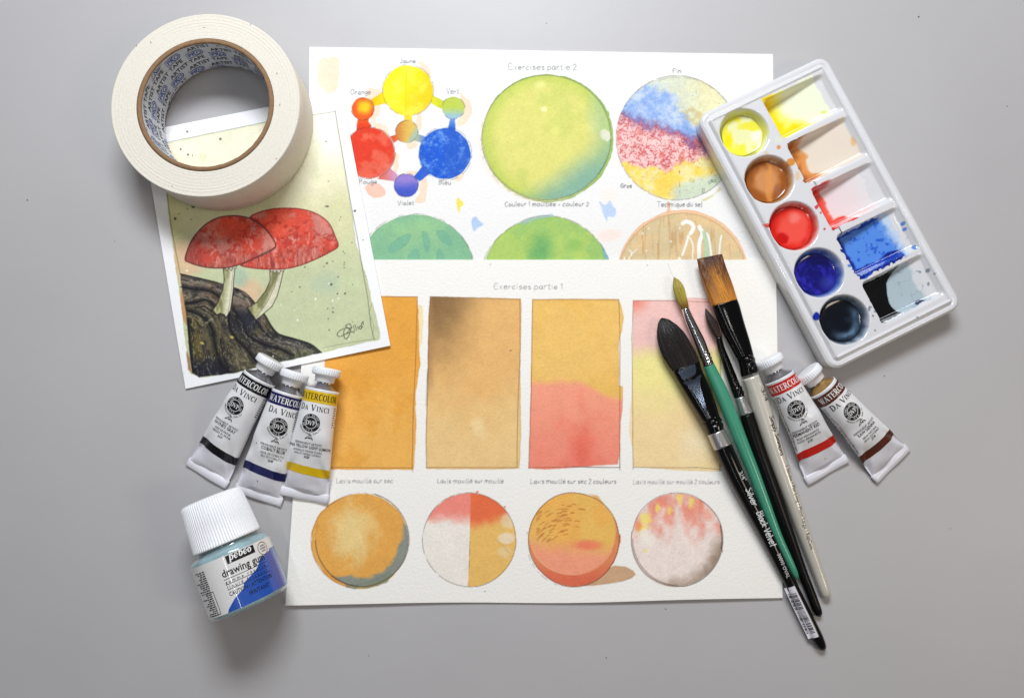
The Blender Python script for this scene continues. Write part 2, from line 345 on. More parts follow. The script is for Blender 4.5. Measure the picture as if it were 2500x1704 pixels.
# ------------------------------------------------------------------ painting on paper: colour per point, worked out from point positions
class Cv:
    def __init__(s, X, Y, base): s.X = X; s.Y = Y; s.C = np.tile(np.array(base, float), (len(X), 1)); s.aa = 1.3
    def put(s, idx, color, a):
        a = np.clip(a, 0, 1)[:, None]; s.C[idx] = s.C[idx] * (1 - a) + color * a
    def box(s, x0, y0, x1, y1): return np.nonzero((s.X > x0) & (s.X < x1) & (s.Y > y0) & (s.Y < y1))[0]
    def cover(s, sd): return np.clip(.5 - sd / (2 * s.aa), 0, 1)
    def sd_poly(s, poly, pad=30, rag=0.0, seed=0):
        p = np.asarray(poly, float); i = s.box(p[:, 0].min() - pad, p[:, 1].min() - pad, p[:, 0].max() + pad, p[:, 1].max() + pad)
        x = s.X[i]; y = s.Y[i]; d = np.full(len(i), 1e9); ins = np.zeros(len(i), bool)
        for k in range(len(p)):
            a = p[k]; b = p[(k + 1) % len(p)]; e = b - a; L = e @ e + 1e-9
            t = np.clip(((x - a[0]) * e[0] + (y - a[1]) * e[1]) / L, 0, 1)
            d = np.minimum(d, (x - a[0] - t * e[0]) ** 2 + (y - a[1] - t * e[1]) ** 2)
            c = ((a[1] <= y) & (b[1] > y)) | ((b[1] <= y) & (a[1] > y))
            xx = a[0] + (y - a[1]) / (e[1] if abs(e[1]) > 1e-9 else 1e-9) * e[0]
            ins ^= c & (x < xx)
        sd = np.sqrt(d); sd[ins] *= -1
        if rag: sd = sd + (fbm(x, y, 16, 40 + seed, 3) - .5) * 2 * rag
        return i, sd
    def sd_ell(s, cx, cy, rx, ry, rag=0.0, seed=0, rot=0):
        R = max(rx, ry) + 25; i = s.box(cx - R, cy - R, cx + R, cy + R); x = s.X[i] - cx; y = s.Y[i] - cy
        if rot: x, y = x * math.cos(rot) + y * math.sin(rot), -x * math.sin(rot) + y * math.cos(rot)
        q = np.sqrt((x / rx) ** 2 + (y / ry) ** 2); sd = (q - 1) * min(rx, ry)
        if rag: sd = sd + (fbm(s.X[i], s.Y[i], 18, 60 + seed, 3) - .5) * 2 * rag
        return i, sd
    def wash(s, isd, color, alpha=1.0, edge=.25, edgew=2.2, grain=.05, edgecol=None):
        """a dried wash: soft grain in the pigment, darker line where the edge dried"""
        i, sd = isd; a = s.cover(sd) * alpha
        col = color(s.X[i], s.Y[i]) if callable(color) else np.tile(np.asarray(color, float), (len(i), 1))
        g = (vn(s.X[i], s.Y[i], 3.2, 5) - .5) + (fbm(s.X[i], s.Y[i], 22, 6, 3) - .5)
        col = col * (1 - grain * g[:, None])
        e = np.exp(-(np.clip(-sd, 0, None) / edgew) ** 2)[:, None] * edge
        ec = col * .72 if edgecol is None else np.asarray(edgecol, float)
        s.put(i, col * (1 - e) + ec * e, a)
    def line(s, pts, wd, color, alpha=1.0, broken=0.0, seed=0):
        p = np.asarray(pts, float); pad = wd + 3
        for k in range(len(p) - 1):
            a = p[k]; b = p[k + 1]
            i = s.box(min(a[0], b[0]) - pad, min(a[1], b[1]) - pad, max(a[0], b[0]) + pad, max(a[1], b[1]) + pad)
            if not len(i): continue
            x = s.X[i]; y = s.Y[i]; e = b - a; L = e @ e + 1e-9
            t = np.clip(((x - a[0]) * e[0] + (y - a[1]) * e[1]) / L, 0, 1)
            d = np.hypot(x - a[0] - t * e[0], y - a[1] - t * e[1])
            al = np.clip((wd / 2 + s.aa * .7 - d) / (1.4 * s.aa), 0, 1) * alpha
            if broken: al = al * ss(broken - .25, broken + .1, vn(x, y, 9, 70 + seed))
            s.put(i, np.asarray(color, float), al)
    def ring(s, cx, cy, rx, ry, wd, color, alpha, a0=0, a1=360, wob=1.5, seed=0, broken=0.0):
        t = np.radians(np.linspace(a0, a1, 90)); w_ = (vn(t * 40, t * 0, 22, seed) - .5) * 2 * wob
        s.line(np.stack([cx + (rx + w_) * np.cos(t), cy + (ry + w_) * np.sin(t)], -1), wd, color, alpha, broken, seed)
    def text(s, txt, x0, x1, base, xh=None, color=(.42, .42, .44), alpha=.68, wd=1.0, seed=1, slope=0.0):
        ls, W = hw_text(txt, .35, seed); k = (x1 - x0) / W; ky = k if xh is None else xh / 5.0
        for l in ls: s.line(np.stack([x0 + l[:, 0] * k, base + slope * l[:, 0] * k - l[:, 1] * ky], -1), wd, color, alpha, .08, seed)
    def soft(s, cx, cy, rx, ry, color, a=1.0, rot=0, n=.35, ns=30, seed=0, within=None, pw=1.0):
        R = max(rx, ry) * 1.7; i = s.box(cx - R, cy - R, cx + R, cy + R); x = s.X[i] - cx; y = s.Y[i] - cy
        if rot: x, y = x * math.cos(rot) + y * math.sin(rot), -x * math.sin(rot) + y * math.cos(rot)
        q = np.sqrt((x / rx) ** 2 + (y / ry) ** 2) + (fbm(s.X[i], s.Y[i], ns, 80 + seed, 4) - .5) * 2 * n
        al = (1 - ss(.35, 1.25, q)) ** pw * a
        if within is not None:
            m = np.zeros(len(s.X)); m[within[0]] = s.cover(within[1] + .5); al = al * m[i]
        s.put(i, np.asarray(color, float), al)

def quad_sheet(name, corners, z, nx, ny, thick, mat, paint, label, cat, lift=None, vs=None, edgecol=(.9, .9, .89)):
    """a sheet of paper with real thickness. corners: photo places TL, TR, BR, BL"""
    us = np.linspace(0, 1, nx); vs = np.linspace(0, 1, ny) if vs is None else np.asarray(vs)
    U, Vv = np.meshgrid(us, vs); c = np.asarray(corners, float)
    wpt = P(c[:, 0], c[:, 1], z)
    W = ((1 - U) * (1 - Vv))[..., None] * wpt[0] + (U * (1 - Vv))[..., None] * wpt[1] + (U * Vv)[..., None] * wpt[2] + ((1 - U) * Vv)[..., None] * wpt[3]
    if lift is not None:
        dz, dy = lift(U, Vv); W[..., 2] += dz; W[..., 1] += dy
    W = W.reshape(-1, 3); X, Y = PX(W)
    col = paint(X, Y)
    ny_, nx_ = U.shape; Fc = grid_faces(ny_, nx_)[:, ::-1]
    # rim and underside
    i = np.arange(ny_ * nx_).reshape(ny_, nx_)
    rim = np.concatenate([i[0, :], i[1:, -1], i[-1, -2::-1], i[-2:0:-1, 0]]); n0 = len(W)
    low = W[rim].copy(); low[:, 2] -= thick
    lip = W[rim].copy(); k = np.arange(len(rim)); k2 = np.roll(k, -1)
    V = np.concatenate([W, lip, low]); cc = np.concatenate([col, np.tile(edgecol, (2 * len(rim), 1))])
    side = np.stack([n0 + k, n0 + len(rim) + k, n0 + len(rim) + k2, n0 + k2], -1)[:, ::-1]
    Fc = np.concatenate([Fc, side])
    loc = P(c[:, 0].mean(), c[:, 1].mean(), 0)
    o = mesh_obj(name, V, Fc, mat, None, True, cc, label, loc=loc); o['category'] = cat
    me = o.data; sm = np.ones(len(me.polygons), bool); sm[-len(side):] = False; me.polygons.foreach_set('use_smooth', sm)
    return o, (W.reshape(ny_, nx_, 3))
def zs(pts, s, ox, oy):
    p = [zx(a, b, s, ox, oy) for a, b in pts]; return [tuple(q) for q in smooth_line([p[-1]] + p + [p[0], p[1]], 4)[4:-5]]
def zx(x, y, s, ox, oy): return (x / s + ox, y / s + oy)
def zp(pts, s, ox, oy): return [zx(a, b, s, ox, oy) for a, b in pts]
# ------------------------------------------------------------------ the table
tx = np.linspace(-1.1, 1.1, 3); ty = np.linspace(-.9, .9, 3)
g = np.stack(np.meshgrid(tx, ty), -1).reshape(-1, 2)
table = mesh_obj('table_surface', np.concatenate([np.c_[g, np.zeros(9)], np.c_[g, np.full(9, -.03)]]),
                 [(0,1,4,3),(1,2,5,4),(3,4,7,6),(4,5,8,7),(9,12,13,10),(10,13,14,11),(12,15,16,13),(13,16,17,14),(0,9,10,1),(1,10,11,2),(2,11,14,5),(5,14,17,8),(8,17,16,7),(7,16,15,6),(6,15,12,3),(3,12,9,0)],
                 M['table'], smooth=False)
table['kind'] = 'structure'
# little specks of dust on it
sp = Acc()
for (u, v, r) in [(2243, 42, .0006), (67, 489, .0005), (2159, 918, .0004), (2459, 260, .0004), (1625, 1486, .0004), (1480, 1605, .0004), (1334, 58, .0003), (280, 590, .0003), (900, 1600, .0003), (2320, 1290, .0003)]:
    p = P(u, v, 0)
    n = 7; a = np.arange(n) / n * 2 * math.pi; rr = r * (1 + .3 * np.sin(a * 2 + u))
    V = np.concatenate([np.stack([p[0] + rr * np.cos(a), p[1] + rr * np.sin(a), np.full(n, .00005)], -1), [[p[0], p[1], r * .5]]])
    sp.add(V, [(i, (i + 1) % n, n) for i in range(n)])
o = sp.obj('dust_speck', M['ink_grey']); o['kind'] = 'stuff'

GREY = (.42, .42, .45)
PEN = (.27, .22, .2)
# ------------------------------------------------------------------ sheet: exercises, part 2 (upper)
def paint_sheet2(X, Y):
    cv = Cv(X, Y, C8(238, 237, 234)); A = (2.828, 740, 100); B = (2.829, 1140, 100)
    peach = C8(246, 214, 184)
    for k, q in enumerate([[(105,150),(180,115),(245,125),(250,200),(235,330),(180,362),(110,300)],
              [(440,340),(500,335),(545,360),(535,470),(500,545),(470,560)], [(1080,360),(1150,420),(1165,500),(1110,580),(1055,580),(1100,480)],
              [(790,500),(815,510),(812,620),(780,640)], [(480,570),(560,580),(600,650),(560,660)], [(820,955),(855,960),(845,1110),(770,1112),(800,1060)],
              [(700,905),(760,895),(800,910),(760,930)], [(715,700),(785,700),(780,738),(725,738)], [(1085,900),(1110,930),(1080,962),(1050,960)],
              [(800,160),(830,150),(880,210),(870,250)], [(630,780),(660,800),(655,880),(630,900)]]):
        cv.wash(cv.sd_poly(zs(q, *A), rag=3.5, seed=k), peach, .8, .12)
    cv.wash(cv.sd_poly(zs([(425,1010),(480,980),(540,1000),(570,1060),(480,1080)], *A), rag=3), C8(244, 194, 172), .9, .12)
    # connecting bridges of the colour wheel
    def bridge(q, c0, c1, ax=0, seed=0):
        q = zp(q, *A); p = np.array(q); lo, hi = p[:, ax].min(), p[:, ax].max()
        cv.wash(cv.sd_poly(q, rag=.9, seed=seed), lambda x, y: mix(C8(*c0), C8(*c1), ss(0, 1, ((x, y)[ax] - lo) / (hi - lo))), 1, .25)
    bridge([(470,408),(560,350),(575,435),(480,450)], (244,190,30), (246,222,30), 0)
    bridge([(890,375),(985,425),(955,470),(880,430)], (226,220,40), (196,208,60), 0)
    bridge([(698,505),(752,505),(752,570),(700,570)], (246,222,40), (226,190,80), 1)
    bridge([(375,545),(455,532),(452,560),(472,585),(455,620),(368,625)], (236,90,40), (225,60,38), 1)
    bridge([(1015,535),(1048,535),(1052,620),(1000,615)], (110,150,220), (40,100,205), 1)
    bridge([(600,662),(655,645),(660,685),(628,705)], (225,70,40), (214,120,70), 0)
    bridge([(775,640),(850,665),(820,705),(765,690)], (190,190,150), (100,140,210), 0)
    bridge([(590,870),(655,925),(630,970),(515,955)], (226,110,90), (205,150,190), 0)
    bridge([(825,865),(880,915),(805,972),(765,940)], (40,95,205), (70,105,205), 0)
    def disc(cx, cy, rx, ry, f, rag=2.0, **k):
        cv.wash(cv.sd_ell(cx, cy, rx, ry, rag=rag, seed=int(cx) % 17), f, 1, **k)
    disc(996.4, 222, 61, 61.5, lambda x, y: mix(mix(C8(248, 228, 40), C8(242, 206, 36), ss(990, 1060, x + (y - 200) * .5)), C8(250, 236, 96), ss(.45, .7, fbm(x, y, 34, 7)) * .6), edge=.2)
    cv.line(zp([(718,178),(714,250),(712,350),(708,500)], *A), 1.2, C8(214, 180, 40), .7)
    disc(885.7, 267, 27, 27.5, lambda x, y: mix(C8(236, 96, 40), C8(252, 200, 40), ss(30, 8, np.hypot(x - 890, y - 262) + fbm(x, y, 12, 3) * 8)), edge=.35)
    disc(1106.7, 264.4, 27.5, 27, lambda x, y: mix(C8(188, 204, 84), C8(150, 190, 222), ss(258, 292, y + fbm(x, y, 14, 4) * 8 - 4)), edge=.25)
    disc(993, 322, 27, 27.5, lambda x, y: mix(mix(C8(205, 130, 66), C8(224, 186, 90), ss(966, 1000, x)), C8(170, 195, 170), ss(1000, 1018, x + (y - 322) * .6)), edge=.25)
    disc(902, 374, 62, 62, lambda x, y: mix(mix(C8(222, 66, 46), C8(230, 100, 78), ss(.4, .65, fbm(x, y, 24, 10, 4))), C8(226, 138, 122), ss(30, 75, (x - 902) * .7 + (y - 374) * .8 + (fbm(x, y, 30, 8) - .5) * 40) * .8), rag=1.8, edge=.3)
    def blu(x, y):
        n = fbm(x, y, 14, 9, 4, .8); c = mix(C8(38, 92, 204), C8(110, 156, 226), ss(.42, .80, n)); return mix(c, C8(60, 100, 190), ss(1085, 1086, x) * .35)
    disc(1085.8, 375.8, 63, 62, blu, rag=2, edge=.35)
    disc(991.8, 453.6, 29.5, 28.5, lambda x, y: mix(C8(150, 130, 205), C8(74, 92, 196), ss(435, 470, y + fbm(x, y, 16, 9) * 10 - 5)), edge=.35, edgecol=C8(80, 50, 130))
    for (cx, cy, r) in [(996.4,221,62.5),(886,266,27.5),(1107,264,28),(993,322,27.5),(902,373,63),(1087,376,65),(991.5,453,29)]:
        cv.ring(cx, cy, r, r, .9, PEN, .55, seed=int(cx), broken=.5)
    cv.wash(cv.sd_poly(zs([(1062,1090),(1085,1100),(1110,1130),(1085,1150),(1080,1182),(1065,1160)], *A), rag=1), C8(240, 226, 90), .95, .1)
    cv.wash(cv.sd_poly(zs([(1162,1240),(1190,1215),(1215,1240),(1242,1268),(1205,1290),(1178,1312)], *A), rag=1.5), C8(178, 203, 236), .95, .1)
    # green leaf circle
    cv.wash(cv.sd_ell(1015.8, 668.6, 144, 144, rag=1.6, seed=3), lambda x, y: mix(C8(152, 198, 146), C8(134, 186, 148), ss(.35, .7, fbm(x, y, 60, 12))), 1, .28)
    for q in [[(590,1440),(620,1385),(690,1345),(745,1335),(720,1400),(650,1450),(605,1465)], [(825,1315),(860,1345),(878,1395),(855,1462),(830,1410)],
              [(915,1318),(970,1310),(1010,1350),(1025,1412),(960,1390)], [(722,1512),(740,1460),(790,1435),(800,1512)], [(925,1512),(930,1450),(945,1435),(980,1500),(978,1512)]]:
        cv.wash(cv.sd_poly(zs(q, *A), rag=1.4), C8(116, 176, 150), .65, .2)
    cv.ring(1013, 668, 146, 146, 1, PEN, .45, 180, 360, seed=5, broken=.55)
    # big lime circle
    i, sd = cv.sd_ell(1337, 338, 161, 156, rag=3.5, seed=11); cv.wash((i, sd), C8(150, 184, 96), .95, .25)
    i, sd = cv.sd_ell(1326, 345, 160, 150, rag=2, seed=12); cv.wash((i, np.maximum(sd, -1e9)), C8(250, 226, 204), .35, .1)
    def lime(x, y):
        n = (fbm(x, y, 90, 14) - .5); d = (x - 1335) * .55 + (y - 336) * .83; c = mix(C8(220, 216, 124), C8(208, 211, 116), ss(.45, .65, fbm(x, y, 70, 15)))
        c = mix(c, C8(192, 204, 100), ss(110, 155, np.hypot(x - 1335, y - 336))); c = mix(c, C8(132, 176, 160), ss(58, 142, d + n * 25) * .92)
        return mix(c, C8(160, 196, 186), ss(95, 140, (x - 1335) + n * 40) * ss(80, -40, y - 336) * .4)
    cv.wash(cv.sd_ell(1335, 336, 157, 151, rag=1.5, seed=13), lime, 1, .2, 3)
    cv.ring(1334, 336, 158, 151.5, 1.1, PEN, .6, seed=21); cv.ring(1330, 340, 158, 151, .9, PEN, .35, 20, 200, seed=22, broken=.6)
    cv.wash(cv.sd_poly(zp([(920,625),(950,612),(985,630),(995,670),(970,698),(925,670)], *B), rag=1.5), C8(226, 226, 205), .9, .05)
    cv.wash(cv.sd_ell(1328, 268, 8, 7, rag=2), C8(238, 236, 170), .9, .05); cv.soft(1320, 208, 18, 12, C8(236, 232, 150), .7); cv.soft(1355, 320, 14, 12, C8(232, 228, 130), .6)
    # salt circle
    def salt(x, y):
        X_ = (x - 1140) * 2.829; Y_ = (y - 100) * 2.829; n = (fbm(x, y, 26, 17, 4, .7) - .5)
        c = mix(C8(214, 218, 196), C8(226, 222, 178), ss(1450, 1650, X_ + n * 200)); c = mix(c, C8(196, 170, 110), ss(.62, .74, fbm(x, y, 34, 18)) * .5)
        blue = mix(C8(142, 172, 226), C8(196, 210, 230), ss(.35, .72, fbm(x, y, 30, 19, 5, .75)))
        c = mix(c, blue, ss(-40, 40, Y_ - (330 + (X_ - 1180) * .02 + np.clip(X_ - 1380, 0, None) * 1.25) + n * 160))
        b1 = 520 + (X_ - 1050) * .34; cell = np.abs(fbm(x, y, 11, 21, 3, .6) - .5) * 2; cell2 = np.abs(fbm(x, y, 17, 31, 3, .6) - .5) * 2
        red = mix(C8(196, 84, 88), C8(242, 198, 194), ss(-.02, .12, np.minimum(cell, cell2))); red = mix(red, C8(226, 120, 110), ss(.6, .75, fbm(x, y, 26, 24)) * .6)
        c = mix(c, red, ss(-12, 12, Y_ - b1 + n * 150)); c = mix(c, C8(120, 60, 110), np.exp(-((Y_ - b1 + n * 150) / 34) ** 2) * .5)
        b2 = 870 + np.where(X_ < 1350, (X_ - 1100) * .16, 40 - (X_ - 1350) * .42)
        yel = mix(C8(246, 212, 96), C8(240, 226, 160), ss(.35, .65, fbm(x, y, 24, 22, 4, .7)))
        c = mix(c, yel, ss(-22, 22, Y_ - b2 + n * 150)); c = mix(c, C8(206, 216, 192), ss(-40, 40, Y_ - (1010 - (X_ - 1450) * .35) + n * 120) * ss(1380, 1470, X_))
        return c
    cv.wash(cv.sd_ell(1652.5, 337, 147.5, 152, rag=2.2, seed=14), salt, 1, .35, 2.0, .08)
    cv.wash(cv.sd_poly(zp([(1620,1100),(1760,1030),(1745,1010),(1700,1075),(1640,1110)], *B), rag=2), C8(226, 216, 150), .8, .3)
    cv.ring(1652.5, 337, 148, 152.5, 1, PEN, .55, seed=23, broken=.35); cv.ring(1656, 340, 147, 150, .8, PEN, .3, 250, 340, seed=24, broken=.5)
    rs = np.random.RandomState(5)
    for k in range(120):
        a = rs.uniform(0, 6.28); r = math.sqrt(rs.rand()) * 138; x = 1652 + r * math.cos(a); y = 337 + r * math.sin(a)
        red = 372 < y + (1652 - x) * .2 < 420; t = rs.uniform(0, 3.14); L = rs.uniform(1, 5)
        cv.line([(x, y), (x + L * math.cos(t), y + L * math.sin(t))], .9, C8(150, 40, 50) if red else (C8(90, 110, 160) if y < 330 else C8(150, 140, 80)), .55)
    for (a, b, cc) in [(1490,690,(140,30,50)),(1560,720,(150,30,50)),(1480,720,(160,40,50)),(1590,740,(150,40,50)),(1565,778,(170,60,50)),(1605,775,(170,60,50)),(1490,820,(190,90,60)),(1560,830,(170,80,60)),(1555,965,(150,140,70)),(1682,975,(90,100,90)),(1705,970,(90,100,90)),(1632,1035,(100,110,100)),(1610,690,(100,40,70))]:
        x, y = zx(a, b, *B); t = (a * 7 % 31) / 10; L = 5; W_ = 2.4; ct, st = math.cos(t), math.sin(t)
        q = [(x + sx * L * ct - sy * W_ * st, y + sx * L * st + sy * W_ * ct) for sx, sy in [(-1,-1),(1,-1),(1,1),(-1,1),(-1,-1)]]
        cv.line(q, 1.1, C8(*cc), .8)
    cv.line(zp([(1468,900),(1470,960),(1468,1050)], *B), 1, PEN, .6, .6)
    # green circle, lower middle
    cv.wash(cv.sd_ell(1335, 690, 161.5, 161.5, rag=1.8, seed=15), lambda x, y: mix(mix(C8(176, 204, 108), C8(158, 196, 110), ss(.4, .62, fbm(x, y, 60, 26))), C8(96, 164, 104), (1 - ss(0, 52, np.hypot(x - 1320, (y - 614) * .8) + (fbm(x, y, 20, 27) - .5) * 20)) * .8), 1, .28)
    cv.soft(1405, 600, 24, 20, C8(130, 184, 96), .5); cv.wash(cv.sd_poly(zp([(925,1395),(975,1500),(985,1515),(950,1515)], *B), rag=1.5), C8(120, 180, 200), .8, .2)
    cv.wash(cv.sd_poly(zp([(350,1260),(430,1225),(500,1205),(590,1195),(600,1215),(480,1235),(400,1270)], *B), rag=1.5), C8(160, 190, 210), .55, .2)
    cv.ring(1335, 690, 162, 162, 1, PEN, .5, 180, 360, seed=26, broken=.4)
    # orange circle with masked drips, lower right
    cv.wash(cv.sd_poly(zp([(1382,1115),(1408,1115),(1400,1160),(1418,1195),(1372,1200),(1386,1160)], *B), rag=1), C8(240, 190, 150), .95, .3, edgecol=C8(224, 120, 80))
    cv.wash(cv.sd_ell(1667, 674, 161, 160, rag=2.6, seed=16), C8(240, 200, 158), 1, .5, 1.8, edgecol=C8(222, 132, 96))
    tan_ = lambda x, y: mix(mix(C8(226, 196, 148), C8(214, 194, 152), ss(.4, .62, fbm(x, y, 55, 28))), C8(196, 148, 96), ss(.63, .72, fbm(x * 3.4, y * .35, 26, 29)) * .55)
    cv.wash(cv.sd_ell(1666, 678, 156, 156, rag=1, seed=17), tan_, 1, .22)
    cv.ring(1666, 678, 157, 157, 1, C8(150, 110, 80), .6, 180, 360, seed=27)
    for q in [[(1235,1290),(1228,1400),(1232,1510)],[(1330,1270),(1325,1380),(1330,1505)],[(1400,1250),(1405,1370),(1400,1500)],[(1450,1300),(1448,1420),(1455,1500)],[(1700,1330),(1715,1420),(1712,1500)],[(1810,1400),(1822,1500)],[(1280,1330),(1288,1480)],[(1580,1240),(1583,1300)]]:
        cv.line(zp(smooth_line(q), *B), 1.3, C8(190, 140, 96), .6)
    white = C8(244, 243, 238)
    for q, wd in [([(1490,1262),(1515,1248),(1550,1262),(1566,1290),(1545,1330)], 9), ([(1530,1345),(1515,1400),(1498,1450),(1488,1480)], 5), ([(1530,1345),(1560,1410),(1558,1505)], 3), ([(1605,1285),(1625,1330),(1605,1400),(1603,1505)], 9), ([(1655,1330),(1672,1370),(1690,1505)], 5), ([(1758,1345),(1748,1400),(1742,1490)], 3.4), ([(1120,1440),(1140,1470),(1118,1500)], 1.8), ([(1175,1440),(1130,1475)], 1.8), ([(1085,1495),(1100,1510)], 2.5), ([(1465,1500),(1475,1510)], 5)]:
        cv.line(zp(smooth_line(q), *B), wd, white, .95)
    cv.wash(cv.sd_poly(zp([(1622,1310),(1650,1320),(1672,1400),(1678,1512),(1635,1512),(1640,1400)], *B), rag=.5), C8(184, 212, 176), .9, .1)
    for a, b in [(1214,1330),(1238,1450),(1256,1297),(1470,1295),(1410,1385)]:
        cv.wash(cv.sd_ell(*zx(a, b, *B), 2.2, 2.2), white, .95, 0)
    # blue and pink test marks
    cv.wash(cv.sd_poly(zs([(915,1110),(955,1135),(990,1098),(1010,1140),(1028,1165),(1020,1215),(975,1210),(968,1250),(945,1205),(930,1150)], *B), rag=2), C8(186, 206, 238), .9, .1)
    cv.soft(*zx(985, 1335, *B), 40, 18, C8(246, 224, 212), .8, n=.5, seed=4); cv.soft(*zx(985, 1060, *B), 24, 22, C8(244, 234, 226), .8, n=.5, seed=5)
    # pencil words
    T = cv.text
    T('Jaune', 977, 1016, 155, 6, seed=2); T('Orange', 856, 907, 231, 7, seed=3); T('Vert', 1090, 1122, 230, 8, seed=4); T('Rouge', 876, 922, 449, 6.5, seed=5)
    T('Bleu', 1071, 1103, 451, 6.5, seed=6); T('Violet', 971, 1012, 501, 6, seed=7); T('Exercises partie 2', 1241, 1410, 171, 8, seed=8)
    T('Fin', 1642, 1665, 179, 6, color=(.3, .3, .32), seed=9); T('Gros', 1515, 1544, 459, 6, color=(.3, .3, .32), seed=10)
    T('Couleur 1 mouillée + couleur 2', 1232, 1439, 504, 6.5, seed=11); T('Technique du sel', 1605, 1716, 505, 7, color=(.36, .36, .38), seed=12)
    return cv.C
# ------------------------------------------------------------------ sheet: exercises, part 1 (lower, on top)
def paint_sheet1(X, Y):
    cv = Cv(X, Y, C8(245, 242, 236)); A = (2.829, 780, 640); B = (2.829, 1260, 640); D = (3.939, 690, 1150); E = (3.418, 1250, 1150)
    og = lambda x, y: mix(mix(C8(232, 166, 72), C8(238, 180, 92), ss(850, 1130, y + (fbm(x, y, 120, 30) - .5) * 260)), C8(226, 158, 62), ss(.5, .7, fbm(x, y, 60, 31)) * .5)
    cv.wash(cv.sd_poly([(1016,740),(1030,748),(1034,790),(1026,850),(1014,870)], rag=3), C8(246, 222, 172), .9, .12)
    cv.wash(cv.sd_poly([(797,722),(1018,724),(1021,760),(1024,870),(1026,890),(1014,960),(1016,1040),(1010,1146),(788,1146)], rag=1.6, seed=2), og, 1, .3, 2, .05, C8(206, 120, 50))
    cv.line([(797,723),(1019,725),(1015,870),(1009,1000),(1006,1142),(790,1141)], 1.4, C8(120, 74, 40), .75); cv.line([(1006,1142),(1008,1152)], 1.2, PEN, .6)
    def r2(x, y):
        c = mix(C8(231, 182, 116), C8(235, 199, 138), ss(850, 1100, y + (fbm(x, y, 90, 32) - .5) * 200)); d = np.hypot((x - 1046) * .9, (y - 722) * .62) + (fbm(x, y, 70, 33) - .5) * 60
        c = mix(c, C8(128, 98, 66), (1 - ss(-10, 150, d))); c = mix(c, C8(176, 134, 88), (1 - ss(0, 20, x - 1044 + (fbm(x, y, 40, 34) - .5) * 16)) * (1 - ss(880, 1010, y)) * .7)
        return mix(c, C8(244, 216, 160), (1 - ss(0, 30, np.hypot(x - 1170, (y - 1045)) + (fbm(x, y, 18, 35) - .5) * 30)) * .8)
    cv.wash(cv.sd_poly([(1050,724),(1272,729),(1273,760),(1270,900),(1272,1060),(1268,1144),(1200,1146),(1042,1144),(1040,1040),(1044,900),(1046,780)], rag=1.4, seed=3), r2, 1, .3, 2, .05, C8(170, 116, 66))
    cv.line([(1050,724),(1120,727),(1269.5,731),(1270,860),(1264,1000),(1262,1141),(1041,1141),(1040,1080),(1044,960),(1047,800),(1050,724)], 1.4, C8(110, 76, 48), .7)
    cv.line([(1044,900),(1040,990)], 1.2, PEN, .6)
    def r3(x, y):
        n = fbm(x, y, 60, 36) - .5; c = mix(C8(236, 189, 102), C8(239, 195, 112), ss(.4, .65, fbm(x, y, 90, 37)))
        b = 932 + ss(1400, 1511, x) * 36 + n * 20; r = mix(C8(245, 160, 132), C8(240, 142, 120), ss(950, 1140, y)); r = mix(r, C8(228, 84, 70), (1 - ss(0, 75, np.hypot((x - 1420) * 1.0, (y - 1095) * .5) + n * 110)) * .5)
        return mix(c, r, ss(-10, 14, y - b))
    cv.wash(cv.sd_poly([(1300,731),(1400,730),(1510,731),(1516,745),(1523,775),(1518,810),(1511,835),(1512,900),(1511,940),(1521,944),(1520,1000),(1514,1030),(1514,1100),(1508,1133),(1440,1138),(1330,1146),(1291,1142),(1296,930)], rag=1.3, seed=4), r3, 1, .32, 2, .05)
    cv.line([(1300,731),(1511,732),(1514,840),(1513,1000),(1513.5,1141),(1400,1139),(1291,1142),(1297,950),(1299,800),(1300.5,731)], 1.3, C8(110, 60, 48), .7); cv.line([(1513,1110),(1513.5,1148)], 1.2, PEN, .7)
    cv.line([(1400,1140),(1513,1141)], 1.2, PEN, .7)
    def r4(x, y):
        n = fbm(x, y, 60, 38) - .5; c = mix(C8(243, 198, 190), C8(240, 140, 122), (1 - ss(0, 48, np.hypot(x - 1548, (y - 738)) + n * 30)) * .9)
        c = mix(c, C8(240, 228, 150), ss(-22, 24, y - 858 + n * 20)); c = mix(c, C8(242, 214, 160), ss(-60, 50, y - 985 + n * 60))
        return mix(c, C8(244, 232, 200), (1 - ss(0, 80, np.hypot(x - 1700, y - 1080) + n * 60)) * .6)
    cv.wash(cv.sd_poly([(1540,810),(1545,865),(1548,920),(1538,1000),(1536,1060),(1546,1100),(1548,860)], rag=1.5), C8(246, 214, 160), .8, .1)
    cv.wash(cv.sd_poly([(1546,734),(1640,733),(1690,727),(1758,730),(1766,760),(1762,880),(1760,1000),(1758,1150),(1700,1150),(1610,1144),(1546,1140),(1543,940),(1545,820)], rag=1.3, seed=6), r4, 1, .2, 2.2, .04)
    cv.line([(1545.5,1146),(1544,950),(1543,830),(1546,734),(1640,735),(1762,739)], 1.2, C8(110, 76, 60), .65); cv.line([(1545,1141),(1700,1141),(1763,1146)], 1.2, PEN, .6); cv.line([(1759,1120),(1758,1150)], 1.6, PEN, .8)
    cv.line([(1760,735),(1763,800),(1758,900),(1762,1000)], 1.2, PEN, .6)
    # circle 1
    w1 = lambda x, y: mix(C8(226, 158, 70), C8(232, 174, 92), ss(.4, .6, fbm(x, y, 40, 40)))
    cv.wash(cv.sd_ell(877, 1322, 117, 114, rag=2.4, seed=20, rot=.3), w1, 1, .35, 2.4, .05, C8(190, 110, 46))
